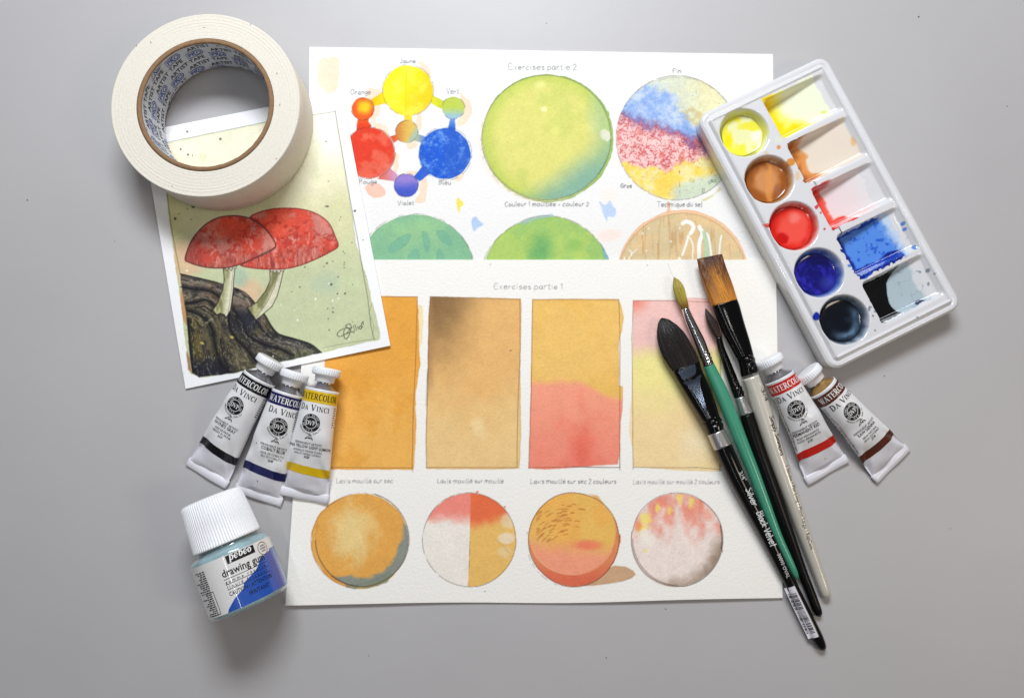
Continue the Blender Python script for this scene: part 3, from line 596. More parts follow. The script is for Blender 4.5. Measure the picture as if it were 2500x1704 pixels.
    def c1(x, y):
        n = fbm(x, y, 26, 41, 4, .65) - .5; r = np.hypot((x - 862) / 62, (y - 1302) / 78) + n * .9
        c = mix(C8(236, 206, 140), C8(229, 168, 84), ss(.3, 1.3, r)); an = np.arctan2(y - 1316, x - 883); wg = ss(-.55, .35, an) * ss(2.35, 1.75, an); d = np.hypot(x - 883, y - 1318) - 113 + 24 * wg
        return mix(c, C8(136, 144, 138), ss(-5, 6, d + n * 22) * .95 * ss(.02, .2, wg))
    cv.wash(cv.sd_ell(883, 1318, 114, 113, rag=1.5, seed=21), c1, 1, .2, 2.2, .06)
    cv.wash(cv.sd_poly(zp([(600,1090),(760,1080),(900,1040),(1020,960),(1060,1000),(1000,1070),(870,1110),(700,1135),(610,1120)], *D), rag=3), C8(132, 142, 122), .75, .3, edgecol=C8(90, 90, 60))
    cv.ring(883, 1316, 116, 115, 1.5, C8(80, 62, 44), .8, -75, 130, seed=30); cv.ring(884, 1318, 114, 113, 1.3, PEN, .7, 95, 180, seed=31); cv.ring(884, 1320, 116, 117, .8, PEN, .4, 225, 320, seed=32, broken=.7)
    cv.ring(877, 1322, 117, 114, 1.2, C8(150, 90, 40), .5, 100, 250, seed=33)
    # circle 2
    def c2(x, y):
        n = fbm(x, y, 30, 43, 4, .6) - .5; base = C8(241, 234, 224)
        left = mix(C8(242, 142, 128), base, ss(1248, 1290, y + n * 34 - (x - 1100) * .12)); right = mix(C8(234, 114, 74), C8(236, 190, 108), ss(1250, 1290, y + n * 30 + (x - 1200) * .35))
        right = mix(right, C8(238, 222, 196), (1 - ss(.6, 1.15, np.hypot((x - 1240) / 18, (y - 1272) / 20) + n * 1.1)) * .6); right = mix(right, C8(238, 224, 200), (1 - ss(.6, 1.1, np.hypot((x - 1238) / 24, (y - 1315) / 17) + n * 1.0)) * .8)
        right = mix(right, C8(238, 222, 196), (1 - ss(.6, 1.1, np.hypot((x - 1230) / 20, (y - 1344) / 16) + n * 1.1)) * .45)
        s_ = ss(-1, 1, x - (1149.5 - (y - 1205) * .029)); return mix(left, right, s_)
    i, sd = cv.sd_ell(1146, 1317.5, 114, 114, rag=1.2, seed=22); cv.wash((i, sd), c2, 1, .12, 2, .05)
    cv.ring(1145.7, 1317.5, 114, 114.5, 1.1, PEN, .65, seed=34, broken=.25); cv.line(zp([(2040,650),(2130,725),(2190,800)], *D), 2.4, C8(222, 176, 100), .9)
    cv.line([(1148,1310),(1146,1360),(1143,1430)], 1.2, PEN, .5, .6); cv.line(zp([(1570,290),(1600,250),(1650,240)], *D), 1.3, C8(214, 90, 80), .6); cv.wash(cv.sd_ell(*zx(1872, 200, *D), 3.5, 3, rag=1), C8(236, 120, 90), .9, 0); cv.wash(cv.sd_ell(*zx(2138, 342, *D), 2, 2), C8(220, 80, 60), .9, 0)
    # circle 3 and its painted ground shade
    cv.wash(cv.sd_poly(zp([(600,955),(760,830),(860,788),(950,795),(1010,830),(1032,858),(1000,890),(930,915),(800,940),(680,952)], *E), rag=1.0), C8(208, 168, 132), 1, .3)
    cv.wash(cv.sd_poly(zp([(640,185),(715,205),(770,270),(750,275),(680,215)], *E), rag=1), C8(238, 186, 110), 1, .3); cv.wash(cv.sd_poly(zp([(870,520),(905,530),(905,590),(885,640),(860,700),(850,760),(820,790)], *E), rag=1), C8(214, 126, 70), 1, .3)
    cv.wash(cv.sd_ell(1400.7, 1317, 111, 114, rag=1.4, seed=23), lambda x, y: mix(C8(226, 138, 96), C8(224, 112, 84), ss(1360, 1420, y)), 1, .3, 2.2, .05)
    def c3(x, y):
        n = fbm(x, y, 40, 45) - .5; c = mix(C8(234, 186, 98), C8(238, 180, 92), ss(.4, .6, fbm(x, y, 60, 46)))
        d = y - 1330 + n * 26 + (1400 - x) * .12; c = mix(c, C8(244, 160, 128), ss(-26, 40, d)); return mix(c, C8(240, 116, 96), (1 - ss(.3, 1.2, np.hypot((x - 1432) / 42, (y - 1330) / 15) + n * .6)) * .7)
    i, sd = cv.sd_ell(1397, 1300, 107, 102, seed=24, rot=-.25); i2, sd2 = cv.sd_ell(1400.7, 1317, 111, 114)
    full = np.full(len(cv.X), 99.); full[i2] = sd2; cv.wash((i, np.maximum(sd, full[i])), c3, 1, .05, 2, .05); 
    cv.ring(1397, 1300, 107, 102, 1.3, C8(248, 196, 150), .6, 25, 155, wob=.6)
    rs = np.random.RandomState(8)
    for k in range(62):
        r = rs.uniform(88, 165); a = math.radians(rs.uniform(218, 279)); x = max(1310, 1392 + r * math.cos(a)); y = 1395 + r * math.sin(a); L = rs.uniform(7, 17); t = a + math.pi / 2
        x1, y1 = x + L * math.cos(t), y + L * math.sin(t); xm, ym = (x + x1) / 2 + rs.uniform(-1, 1), (y + y1) / 2 + rs.uniform(-1.5, .5)
        cv.line(smooth_line([(x, y), (xm, ym), (x1, y1)]), rs.uniform(1.3, 2.6), C8(200, 132, 70), .8)
    cv.ring(1400.7, 1317, 111, 114.5, 1.4, C8(100, 60, 46), .8, seed=35); cv.ring(1397, 1318, 111, 115, .8, PEN, .4, 110, 190, seed=36, broken=.6)
    # circle 4
    cv.wash(cv.sd_ell(1648, 1326, 106, 106, rag=1.4, seed=25), C8(238, 216, 204), .9, .3)
    def c4(x, y):
        n = fbm(x, y, 24, 47, 4, .65) - .5; n2 = fbm(x * 1.6, y * .7, 24, 48, 3) - .5; base = C8(240, 224, 216)
        top = ss(1335, 1255, y + n2 * 90); c = mix(base, C8(240, 158, 138), top * ss(.22, .7, fbm(x * 1.3, y * .8, 30, 49)) * .95); c = mix(c, C8(234, 120, 96), ss(.2, .5, n2 + .35) * ss(1290, 1230, y) * .35)
        d = (x - 1653) * .86 + (y - 1317) * .5; c = mix(c, C8(150, 128, 110), ss(66, 116, d + n * 24) * .95); c = mix(c, C8(166, 146, 126), ss(78, 116, (y - 1317) + n * 24 + (x - 1653) * .15) * .75)
        return c
    cv.wash(cv.sd_ell(1653, 1317, 111, 113.5, rag=1.3, seed=26), c4, 1, .18, 2.2, .06)
    wi = cv.sd_ell(1653, 1317, 110, 112)
    for k, (a, b, rx, ry) in enumerate([(1395,225,8,16),(1215,300,7,14),(1115,410,14,22),(1505,270,9,14),(1115,658,5,5),(1070,470,12,16),(1310,320,8,14)]):
        cv.soft(*zx(a, b, *E), rx, ry, C8(249, 228, 110), .75, n=.9, ns=10, seed=k, within=wi)
    cv.soft(*zx(1050, 450, *E), 12, 16, C8(238, 120, 80), .6, n=.4, ns=12, seed=9, within=wi); cv.soft(*zx(1120, 560, *E), 22, 26, C8(246, 240, 226), .7, n=.3, within=wi)
    cv.ring(1653, 1317, 111, 114, 1.5, C8(84, 66, 58), .8, -60, 190, seed=37); cv.ring(1653, 1317, 111, 114, 1, PEN, .45, 190, 300, seed=38, broken=.2); cv.ring(1656, 1316, 110.5, 113, 1.2, PEN, .6, 90, 180, seed=39)
    cv.line(zp([(1738,450),(1748,520),(1752,600),(1746,640),(1756,670)], *E), 2, C8(60, 46, 40), .8)
    T = cv.text
    T('Exercises partie 1', 1206, 1376, 706, 8, color=(.5, .5, .52), seed=13); T('Lavis mouillé sur sec', 821, 961, 1179, 6.5, color=(.55, .55, .56), seed=14); T('Lavis mouillé sur mouillé', 1068, 1231, 1179, 6.5, color=(.5, .5, .52), seed=15)
    T('Lavis mouillé sur sec 2 couleurs', 1295, 1506, 1180, 6.5, color=(.46, .46, .48), seed=16); T('Lavis mouillé sur mouillé 2 couleurs', 1546, 1758, 1181, 6.5, color=(.6, .6, .6), seed=17)
    for (x, y, r) in [(1246,856,1.8),(1197,646,1),(1184,1443,1.3),(1580,648,.9),(1149,1047,1)]: cv.wash(cv.sd_ell(x, y, r, r * .8), C8(90, 80, 70), .8, 0)
    # curl of the near edge and soft waviness; the sheet lies free on the table
    return cv.C
def lift2(U, V): return .0004 * np.sin(U * 5 + 1) * (1 - V) + 0 * U, 0 * U
def lift1(U, V):
    wav = .0006 + .0006 * np.sin(U * 9 + .6); e = ss(.72, 1, V)
    z = e * wav + .0005 * np.exp(-((U - .02) / .06) ** 2) * e
    return z, .0011 * np.sin((U - .37) * 7.5) * ss(.8, 1, V) * np.exp(-((U - .55) / .3) ** 2) * -1
vs2 = np.concatenate([np.linspace(0, .62, 280), np.linspace(.62, 1, 14)[1:]])
s2, _ = quad_sheet('exercise_sheet', [(756, 116), (1887, 132.5), (1899, 950), (746, 950)], .0010, 600, 293, .0007, M['paper'], paint_sheet2,
                   'upper watercolour sheet headed Exercises partie 2, with a colour wheel and large painted circles', 'paper sheet', lift2, vs2)
s1, _ = quad_sheet('exercise_sheet', [(752, 634.5), (1894, 634.5), (1910, 1459), (698.5, 1476)], np.array([.0019, .0019, .0013, .0013]), 640, 450, .0008, M['paper'], paint_sheet1,
                   'lower watercolour sheet headed Exercises partie 1, with four painted rectangles above four circles', 'paper sheet', lift1)
for o in (s1, s2): o['group'] = 'sheets of watercolour exercises'
# ------------------------------------------------------------------ the mushroom painting
def paint_mushroom(X, Y):
    Z = (3.168, 380, 480); cv = Cv(X, Y, C8(244, 244, 245)); K = C8(34, 26, 26)
    edge_ = [(393,352),(520,325),(647,299),(818.6,272),(822,300),(853,480),(862,540)] + zp([(1555,380),(1600,540),(1640,640),(1665,800),(1690,870),(1700,900),(1735,1060),(1728,1108),(1640,1125),(1330,1195),(1270,1210),(1000,1272),(760,1330),(560,1370),(340,1400),(270,1370),(240,1200),(215,1000),(200,850),(170,640),(150,520),(125,330),(95,120)], *Z)
    def bgc(x, y):
        n = fbm(x, y, 110, 50) - .5; n2 = fbm(x, y, 45, 51) - .5; t = ss(300, 760, y + n * 160)
        c = mix(C8(243, 238, 210), C8(216, 214, 168), ss(0, .55, t)); c = mix(c, C8(197, 204, 164), ss(.5, 1, t)); c = mix(c, C8(250, 248, 238), ss(700, 800, x - (y - 280) * .35 + n * 60) * ss(430, 330, y) * .8)
        c = mix(c, C8(216, 206, 132), ss(470, 400, x + n * 60) * ss(430, 520, y) * .55)
        sal = np.maximum((1 - ss(.4, 1.2, np.hypot((x - 452) / 52, (y - 645) / 60) + n2)), (1 - ss(.4, 1.2, np.hypot((x - 610) / 44, (y - 712) / 34) + n2)))
        c = mix(c, C8(226, 184, 150), sal * .75); c = mix(c, C8(160, 190, 170), (1 - ss(.4, 1.2, np.hypot((x - 583) / 26, (y - 680) / 26) + n2)) * .6)
        c = mix(c, C8(160, 186, 172), (1 - ss(.3, 1.2, np.hypot((x - 800) / 44, (y - 690) / 34) + n2)) * .28); return mix(c, C8(206, 222, 170), ss(.1, .3, n2) * .3)
    cv.wash(cv.sd_poly(edge_, rag=2.4, seed=1), bgc, 1, .3, 2.5, .05, C8(150, 164, 110))
    cv.line([(399,350),(520,325),(647,299),(818,273)], 1.1, PEN, .55); cv.line([(818,270)] + zp([(1500,0),(1520,110),(1560,320),(1600,560),(1640,780),(1665,1000),(1690,1105)], *Z), 1.3, PEN, .75)
    cv.line([(408,474)] + zp([(95,30),(120,230),(155,420),(190,600)], *Z), 1.5, C8(80, 76, 46), .75); cv.line(zp([(1700,1098),(1500,1130),(1290,1170)], *Z), 1, PEN, .5)
    cv.line(zp([(1675,820),(1650,900),(1690,1010),(1670,1090)], *Z), 1.2, C8(110, 130, 80), .6)
    # rocks
    rock = zp([(192,598),(330,630),(480,665),(640,715),(730,780),(790,850),(850,920),(890,990),(950,1060),(1080,1100),(1200,1140),(1284,1207),(1000,1272),(600,1365),(335,1398),(285,1360),(262,1180),(250,1050),(232,900),(205,740)], *Z)
    creases = [[(190,700),(300,720),(420,735),(500,790)],[(230,830),(330,815),(390,800),(450,850)],[(240,880),(310,905),(380,950),(430,1020),(455,1150),(500,1290),(560,1360)],
              [(560,900),(570,1010),(620,1100),(700,1180),(770,1270)],[(590,860),(650,960),(700,1060),(760,1110),(850,1150),(960,1180),(1050,1230)],[(250,960),(262,1180),(285,1360)],
              [(192,598),(330,630),(480,665)],[(610,705),(700,750),(790,850),(850,920),(890,990),(950,1060),(1080,1100),(1200,1140),(1284,1207)]]
    creases = [np.array(zp(smooth_line(q, 4), *Z)) for q in creases]
    def rc(x, y):
        X_ = (x - 380) * 3.168; Y_ = (y - 480) * 3.168; D = np.full(len(x), 1e9); Sg = np.zeros(len(x)); sb = 0.0; D2 = np.full(len(x), 1e9)
        for q in creases:
            for k in range(len(q) - 1):
                p0, p1_ = q[k], q[k + 1]; e = p1_ - p0; L2 = e @ e + 1e-9; t = np.clip(((x - p0[0]) * e[0] + (y - p0[1]) * e[1]) / L2, 0, 1)
                d = (x - p0[0] - t * e[0]) ** 2 + (y - p0[1] - t * e[1]) ** 2; m = d < D; side = np.sign((x - p0[0]) * e[1] - (y - p0[1]) * e[0])
                Sg = np.where(m, sb + t * math.sqrt(L2), Sg); D2 = np.where(m, side, D2); D = np.where(m, d, D); sb += math.sqrt(L2)
        D = np.sqrt(D); st_ = fbm(D * 3.2, Sg * .55, 16, 53, 4, .6); st2 = fbm(D * 4, Sg, 7, 54, 3, .6); n3 = fbm(x, y, 44, 55, 3)
        up = ss(860, 700, Y_ - (X_ - 200) * .25); c = mix(C8(92, 84, 62), C8(122, 110, 98), up); c = mix(c, C8(134, 100, 80), ss(.45, .62, n3) * up * .7)
        left = ss(560, 420, X_); c = mix(c, C8(96, 82, 40), left * ss(.35, .55, n3) * ss(900, 1000, Y_)); c = mix(c, C8(108, 112, 82), ss(900, 1150, X_) * .8); c = mix(c, C8(60, 62, 34), ss(.5, .7, fbm(x, y, 30, 61)) * .5 * ss(850, 950, Y_))
        c = mix(c, C8(36, 38, 54), (1 - ss(.3, 1.3, np.hypot((X_ - 690) / 130, (Y_ - 960) / 120))) * .9); c = mix(c, C8(60, 56, 70), ss(.45, .6, n3) * ss(700, 800, X_) * ss(1000, 1080, Y_) * .6)
        c = mix(c, C8(26, 28, 44), ss(1180, 1330, Y_) * ss(620, 520, X_) * .9)
        c = mix(c, C8(16, 16, 22), (1 - ss(0, 13, D + (st_ - .5) * 10)) * np.where(D2 > 0, .85, .45)); c = mix(c, C8(30, 30, 38), ss(.52, .64, st_) * .6)
        c = mix(c, C8(178, 172, 146), ss(.60, .70, st2) * ss(3, 7, D) * .5 * ss(.4, .6, n3 + .12)); return mix(c, C8(24, 22, 24), ss(.60, .70, fbm(x, y, 10, 66, 3)) * .4)
    cv.wash(cv.sd_poly(rock, rag=1.6, seed=4), rc, 1, .4, 2, .14, C8(20, 18, 18))
    for q in [[(190,700),(300,720),(420,735),(500,790)],[(230,830),(330,815),(390,800),(450,850)],[(240,880),(310,905),(380,950),(430,1020),(455,1150),(500,1290),(560,1360)],[(390,930),(430,1010),(470,1080)],
              [(560,900),(570,1010),(620,1100),(700,1180),(770,1270)],[(590,860),(650,960),(700,1060),(760,1110),(850,1150),(960,1180),(1050,1230)],[(250,960),(262,1180),(285,1360)],[(640,715),(600,760),(590,830)],
              [(500,1100),(520,1230),(570,1330)],[(780,960),(830,1040),(900,1100)],[(192,598),(330,630),(480,665)],[(610,705),(700,750),(790,850),(850,920),(890,990),(950,1060),(1080,1100),(1200,1140),(1284,1207)],[(300,860),(380,850),(440,900)]]:
        cv.line(zp(smooth_line(q), *Z), 2.2, C8(14, 13, 16), .85)
    rs = np.random.RandomState(12)
    for q in [[(200,655),(330,660),(470,700)],[(215,770),(330,775),(440,790)],[(250,905),(330,930),(360,990)],[(580,870),(650,960),(700,1080),(800,1150),(950,1220)],[(610,740),(700,790),(740,860)],[(380,985),(430,950),(470,1000)],[(600,1150),(680,1200),(720,1280)],[(800,1080),(900,1120),(1040,1170)],[(620,1190),(640,1290),(700,1330)],[(520,860),(550,950),(545,1040)],[(950,1110),(1100,1150),(1220,1190)]]:
        L_ = np.array(zp(smooth_line(q, 8), *Z))
        for k in range(3): cv.line(L_ + rs.uniform(-3.2, 3.2, L_.shape), .9, C8(176, 172, 146), .55, .6, k)
    for k in range(260):
        x, y = zx(rs.uniform(210, 1200), rs.uniform(640, 1380), *Z)
        X_, Y_ = (x - 380) * 3.168, (y - 480) * 3.168
        if Y_ < 640 + (X_ - 200) * .3 + (0 if X_ < 800 else 200 + (X_ - 800) * .35) or Y_ > 1400 - (X_ - 300) * .19: continue
        t = rs.uniform(0, 3.14); L = rs.uniform(1, 5); cv.line([(x, y), (x + L * math.cos(t), y + L * math.sin(t))], .8, C8(150, 146, 116) if rs.rand() < .6 else C8(16, 16, 20), .5)
    for a, b in [(360,1133),(590,1088)]: cv.wash(cv.sd_ell(*zx(a, b, *Z), 5, 3, rot=.5), C8(220, 200, 110), .9, .2)
    # stems
    st1 = zp([(522,548),(530,640),(520,720),(480,820),(442,880),(470,915),(520,912),(545,935),(578,880),(590,800),(600,720),(605,640),(615,540)], *Z)
    st2 = zp([(882,562),(885,650),(850,730),(780,820),(712,860),(735,895),(775,955),(830,910),(900,850),(940,770),(962,690),(990,565)], *Z)
    for q, cx in ((st1, 0), (st2, 1)):
        cv.wash(cv.sd_poly(q), lambda x, y: mix(mix(C8(128, 128, 84), C8(180, 178, 134), ss(.35, .65, fbm(x * 2, y * .5, 18, 59))), C8(220, 216, 188), ss(0, 14, (x - (548 if cx == 0 else 660)) + (y - 700) * (.14 if cx == 0 else .5))), 1, .35, 2, .1)
        cv.line(q + [q[0]], 1.6, K, .85)
    cv.line(zp([(600,560),(585,720),(560,900)], *Z), 1, C8(90, 84, 60), .6); cv.line(zp([(940,600),(920,700),(860,820),(780,930)], *Z), 1.1, C8(80, 76, 54), .7)
    for q in [[(442,880),(470,918),(500,905),(530,915),(545,940)],[(712,860),(725,900),(755,925),(775,958)]]: cv.line(zp(q, *Z), 3.4, K, .8)
    for cx, cy in [(570,545),(940,568)]:
        q = zp([(cx-55,cy-8),(cx-48,cy+16),(cx-30,cy+8),(cx-20,cy+28),(cx-4,cy+8),(cx+16,cy+30),(cx+28,cy+6),(cx+50,cy+14),(cx+58,cy-14)], *Z); cv.wash(cv.sd_poly(q), C8(206, 200, 178), 1, .3); cv.line(q, 1.1, K, .7)
    cap2 = zp([(730,162),(800,122),(920,94),(1080,92),(1200,115),(1290,160),(1350,220),(1390,310),(1412,385),(1350,430),(1250,480),(1130,530),(1000,560),(850,562),(740,552),(656,530),(760,480),(880,430),(920,380),(880,280),(800,200)], *Z)
    cap1 = zp([(232,500),(240,430),(290,320),(380,220),(480,165),(600,148),(720,165),(800,210),(860,265),(905,325),(930,380),(900,410),(800,460),(680,515),(560,550),(420,552),(310,530)], *Z)
    def cap(bx, by, dark):
        def f(x, y):
            X_ = (x - 380) * 3.168; Y_ = (y - 480) * 3.168; n = fbm(x, y, 34, 60 + dark, 5, .65); m = fbm(x, y, 12, 62 + dark, 3, .6); str_ = fbm(x * 2.4, y * .45, 12, 64 + dark, 3)
            c = mix(C8(214, 76, 58), C8(208, 126, 114), ss(.40, .62, n)); c = mix(c, C8(228, 84, 58), (1 - ss(.3, 1.2, np.hypot((X_ - bx) / 190, (Y_ - by) / 120) + (n - .5))) * .85); c = mix(c, C8(232, 168, 156), ss(.56, .68, fbm(x * 1.6, y * .7, 14, 68, 3, .7)) * .55 * ss(200, 330, Y_))
            c = mix(c, C8(176, 40, 32), ss(.60, .68, m) * .55); low = ss(380, 500, Y_ + (0 if dark else 20)); c = mix(c, C8(186, 92, 78), low * ss(.35, .6, str_) * .85); c = mix(c, C8(150, 52, 44), low * ss(.55, .72, str_) * .7)
            if dark: c = mix(c, C8(152, 66, 62), ss(420, 250, X_ + (Y_ - 350) * -.1) * .7); c = mix(c, C8(214, 140, 126), ss(780, 900, X_) * .7)
            else: c = mix(c, C8(226, 150, 138), ss(1180, 1380, X_ - (Y_ - 200) * .3) * ss(330, 120, Y_) * .8)
            return c
        return f
    cap2 = [tuple(q) for q in smooth_line(cap2[-1:] + cap2[:18] + cap2[18:] , 4)[4:]]
    cv.wash(cv.sd_poly(cap2, rag=.8, seed=5), cap(920, 210, 0), 1, .35, 3, .12, C8(150, 30, 30)); cv.line(cap2 + [cap2[0]], 1.7, C8(110, 22, 24), .85)
    cap1 = [tuple(q) for q in smooth_line(cap1[-1:] + cap1 + cap1[:1], 4)[4:-3]]
    cv.wash(cv.sd_poly(cap1, rag=.8, seed=6), cap(560, 250, 1), 1, .35, 3, .12, C8(120, 30, 30)); cv.line(cap1 + [cap1[0]], 1.9, C8(60, 20, 22), .9)
    for q in [[(390,350),(430,370),(420,420),(380,440),(370,400)],[(680,290),(740,270),(800,275)],[(940,340),(990,320),(1040,330)],[(1200,280),(1260,300),(1330,290)],[(1230,300),(1200,360)],[(600,340),(640,330),(690,360)]]:
        cv.line(zp(smooth_line(q), *Z), 1.8, C8(160, 36, 30), .6, .5)
    for k in range(70):
        a = rs.uniform(300, 900); y0 = 552 - max(0, a - 560) * .42 + (0 if a > 420 else -(420 - a) * .18); x, y = zx(a, y0 - 4, *Z); cv.line([(x, y), (x + rs.uniform(-.5, .5), y - rs.uniform(4, 12))], .9, C8(120, 70, 66) if rs.rand() < .6 else C8(220, 150, 130), .55)
        a = rs.uniform(720, 1380); y0 = 560 - max(0, a - 1000) * .42; x, y = zx(a, y0 - 10, *Z); cv.line([(x, y), (x + rs.uniform(-1, .5), y - rs.uniform(4, 16))], .9, C8(150, 40, 36) if rs.rand() < .5 else C8(224, 150, 130), .5)
    # splashes
    for a, b, r in [(292,77,4.6),(151,172,3),(698,72,1.8),(1331,77,2.2),(1541,112,2.8),(1325,516,2.2),(1155,546,1.8),(1358,680,2.8),(1115,700,1.6),(1052,736,1.3),(1465,750,2.2),(1406,751,1.6),(1371,894,2),(1371,863,1.4),(1330,866,1.3),(1342,1032,1.4),(1335,945,1.2),(1519,357,1.4),(1603,336,1.2),(1412,622,1.4),(1430,160,1.2),(1425,182,1.2),(1450,425,1.1),(1462,440,1.1),(1460,512,1.2),(1458,530,1.1),(1458,551,1.2),(1300,543,1.2),(1524,681,1.1),(1370,503,1.1),(1626,617,1.1),(245,98,1.3),(183,134,1.2),(272,178,1.2)]:
        cv.wash(cv.sd_ell(*zx(a, b, *Z), r, r, rag=.4), C8(62, 66, 62), .9, 0)
    for x, y, r in [(457,322,2.4),(538,340,2.8),(441,365,2.3),(459,378,2.4),(796,346.5,1.7),(802,443,1),(796,504,2),(873,378,1)]: cv.wash(cv.sd_ell(x, y, r, r), C8(70, 72, 70), .9, 0)
    for a, b, r in [(242,574,2.4),(1237,793,2.8),(1369,806,2.4),(1411,790,2),(1098,955,2.6),(1072,878,1.4),(970,835,1.2),(1498,1102,2),(1340,673,2),(908,1235,2)]: cv.wash(cv.sd_ell(*zx(a, b, *Z), r * .8, r), C8(250, 250, 246), .95, 0)
    for q in [[(1455,1020),(1420,1040),(1403,1070),(1425,1082),(1470,1062),(1500,1030),(1470,1015),(1455,1045),(1460,1090),(1480,1098),(1500,1060),(1512,1010),(1500,985),(1470,1000),(1500,1020),(1520,1010)],
              [(1478,1060),(1520,1045),(1535,1055)],[(1530,1000),(1540,1045)],[(1522,968),(1526,972)],[(1540,990),(1556,1035)],[(1560,1005),(1570,1025)],[(1585,1000),(1572,1012),(1585,1025),(1595,1010),(1585,1000)],[(1590,985),(1600,1008)],[(1592,985),(1604,965),(1606,990)]]:
        cv.line(zp(smooth_line(q), *Z), 1.1, C8(30, 34, 30), .85)
    cv.wash(cv.sd_poly(zp([(195,700),(215,760),(235,900),(240,1000),(215,960),(190,800)], *Z), rag=1.5), C8(196, 140, 92), .8, .3); cv.wash(cv.sd_poly(zp([(240,1200),(262,1260),(285,1370),(250,1340),(245,1260)], *Z), rag=3), C8(150, 96, 56), .7, .3)
    return cv.C
mp, _ = quad_sheet('mushroom_painting', [(347, 322), (834, 226), (953.5, 844), (453, 949)], np.array([.0013, .0031, .0030, .0013]), 330, 430, .0006, M['paper_hot'], paint_mushroom,
                   'small watercolour painting of two red mushrooms on dark rocks, partly under the tape roll', 'painting',
                   lambda U, V: (.0009 * ss(.6, 1, V) * ss(.2, 1, U), 0 * U), edgecol=(.93, .93, .93))
# ------------------------------------------------------------------ roll of masking tape
TH = .0300; tz0 = .0030
zt = tz0 + TH
cL, cR, cT, cB = P(268, 258, zt), P(734, 258, zt), P(501, 36.5, zt), P(501, 479.5, zt)
tc_ = np.array([(cL[0] + cR[0]) / 2, (cT[1] + cB[1]) / 2, 0]); Ro = (cR[0] - cL[0]) / 4 + (cT[1] - cB[1]) / 4
Rc = (P(670.5, 260, zt)[0] - P(335.5, 260, zt)[0]) / 2; Ri = Rc - .0028
tape = thing('tape_roll', 'wide roll of cream masking tape lying flat over the top corner of the mushroom painting', 'tape roll', (tc_[0], tc_[1], tz0))
def lathe(prof, c, n=160, wob=None):
    a = np.arange(n) / n * 2 * math.pi; V = []
    for (r, z) in prof:
        rr = r + (wob(a, z) if wob else 0); V.append(np.stack([c[0] + rr * np.cos(a), c[1] + rr * np.sin(a), np.full(n, z)], -1))
    return np.concatenate(V), grid_faces(len(prof), n, True)
rr = np.linspace(Ro - .0006, Rc + .0001, 70); rs = np.random.RandomState(4)
top = [(r, zt + rs.uniform(-.00009, .00009)) for r in rr]
V, Fc = lathe([(Rc + .0001, tz0), (Ro - .0003, tz0), (Ro, tz0 + .0004), (Ro, tz0 + .01), (Ro, tz0 + .02), (Ro, zt - .0005), (Ro - .0003, zt - .0001)] + top, tc_, 220)
Fc = Fc
o = mesh_obj('tape_winding', V, Fc, M['tape'], tape)
V, Fc = lathe([(Ri, tz0), (Rc, tz0)], tc_); ring_in = [(Rc - .00005, zt - .0003), (Rc - .0003, zt + .0004), (Ri + .0004, zt + .0004), (Ri, zt), (Ri, tz0 + .015), (Ri, tz0 + .0003), (Rc - .00005, tz0 + .0003)]
V, Fc = lathe(ring_in, tc_, 200, lambda a, z: .00012 * np.sin(a * 37) * np.sin(a * 11)); mesh_obj('cardboard_core', V, Fc, M['board'], tape)
V, Fc = lathe([(Ri - .00015, zt - .0006), (Ri - .00015, tz0 + .01), (Ri - .00015, tz0 + .0004)], tc_, 200)
lining = mesh_obj('core_lining', V, Fc, M['core_print'], tape)
mA = Acc(); mB = Acc(); circ = 2 * math.pi * Ri; cs = .0033; row = .0056
def tape_map(v, x0, y0):
    x = v[:, 0] + x0; zz = y0 + v[:, 1] + (x * .125); th = -x / Ri - math.radians(40)
    return np.stack([tc_[0] + (Ri - .0003) * np.cos(th), tc_[1] + (Ri - .0003) * np.sin(th), zz], -1)
vt, ft, wt = sans('ARTIST TAPE', cs, .014); vp, fp, wp = sans('PRO', cs, .014)
pitch = wt + wp + .0105
for rI in range(-8, 7):
    for k in range(14):
        x0 = k * pitch - rI * .013 - .03; y0 = tz0 + .0016 + rI * row
        if x0 < -.02 or x0 > circ - .002: continue
        for (v, f, xo, acc) in ((vt, ft, 0, mA), (vp, fp, wt + .0045, mB)):
            W = tape_map(v, x0 + xo, y0)
            keep = [q for q in f if all(tz0 + .0005 < W[i, 2] < zt - .0008 for i in q)]
            if keep: acc.add(W, keep)
        a = np.linspace(0, 2 * math.pi, 25); R1 = cs * .82
        v, f = ribbon(np.stack([wt + .0045 + wp * .78 + R1 * np.cos(a), cs * .5 + R1 * np.sin(a)], -1), np.full(25, .0005)); W = tape_map(v, x0, y0)
        keep = [q for q in f if all(tz0 + .0005 < W[i, 2] < zt - .0008 for i in q)]
        if keep: mB.add(W, keep)
        v, f = ribbon(np.array([(wt + .0045 + wp * .62, cs * 1.3), (wt + .0038, cs * 1.3), (wt + .0038, -cs * .3), (wt + .0045 + wp * .62, -cs * .3)]), np.full(4, .0005)); W = tape_map(v, x0, y0)
        keep = [q for q in f if all(tz0 + .0005 < W[i, 2] < zt - .0008 for i in q)]
        if keep: mB.add(W, keep)
mA.obj('core_lettering', M['ink'], lining); mB.obj('core_emblem', M['ink_blue'], lining)
# dark flecks along the wound edge
fl = Acc()
for (u, v) in [(368, 104), (612, 60), (498, 68), (675, 388), (683, 256), (640, 300), (420, 455), (333, 112), (676, 180), (470, 380)]:
    p = P(u, v, zt + .00015); a = rs.uniform(0, 3); L = rs.uniform(.0004, .0010); d = np.array([math.cos(a), math.sin(a), 0]) * L; n = np.array([-d[1], d[0], 0]) * .3
    fl.add([p - d, p - n, p + d, p + n, p + [0, 0, .00012]], [(0, 1, 4), (1, 2, 4), (2, 3, 4), (3, 0, 4)])
o = fl.obj('fleck', M['board'], tape); o['kind'] = 'stuff'

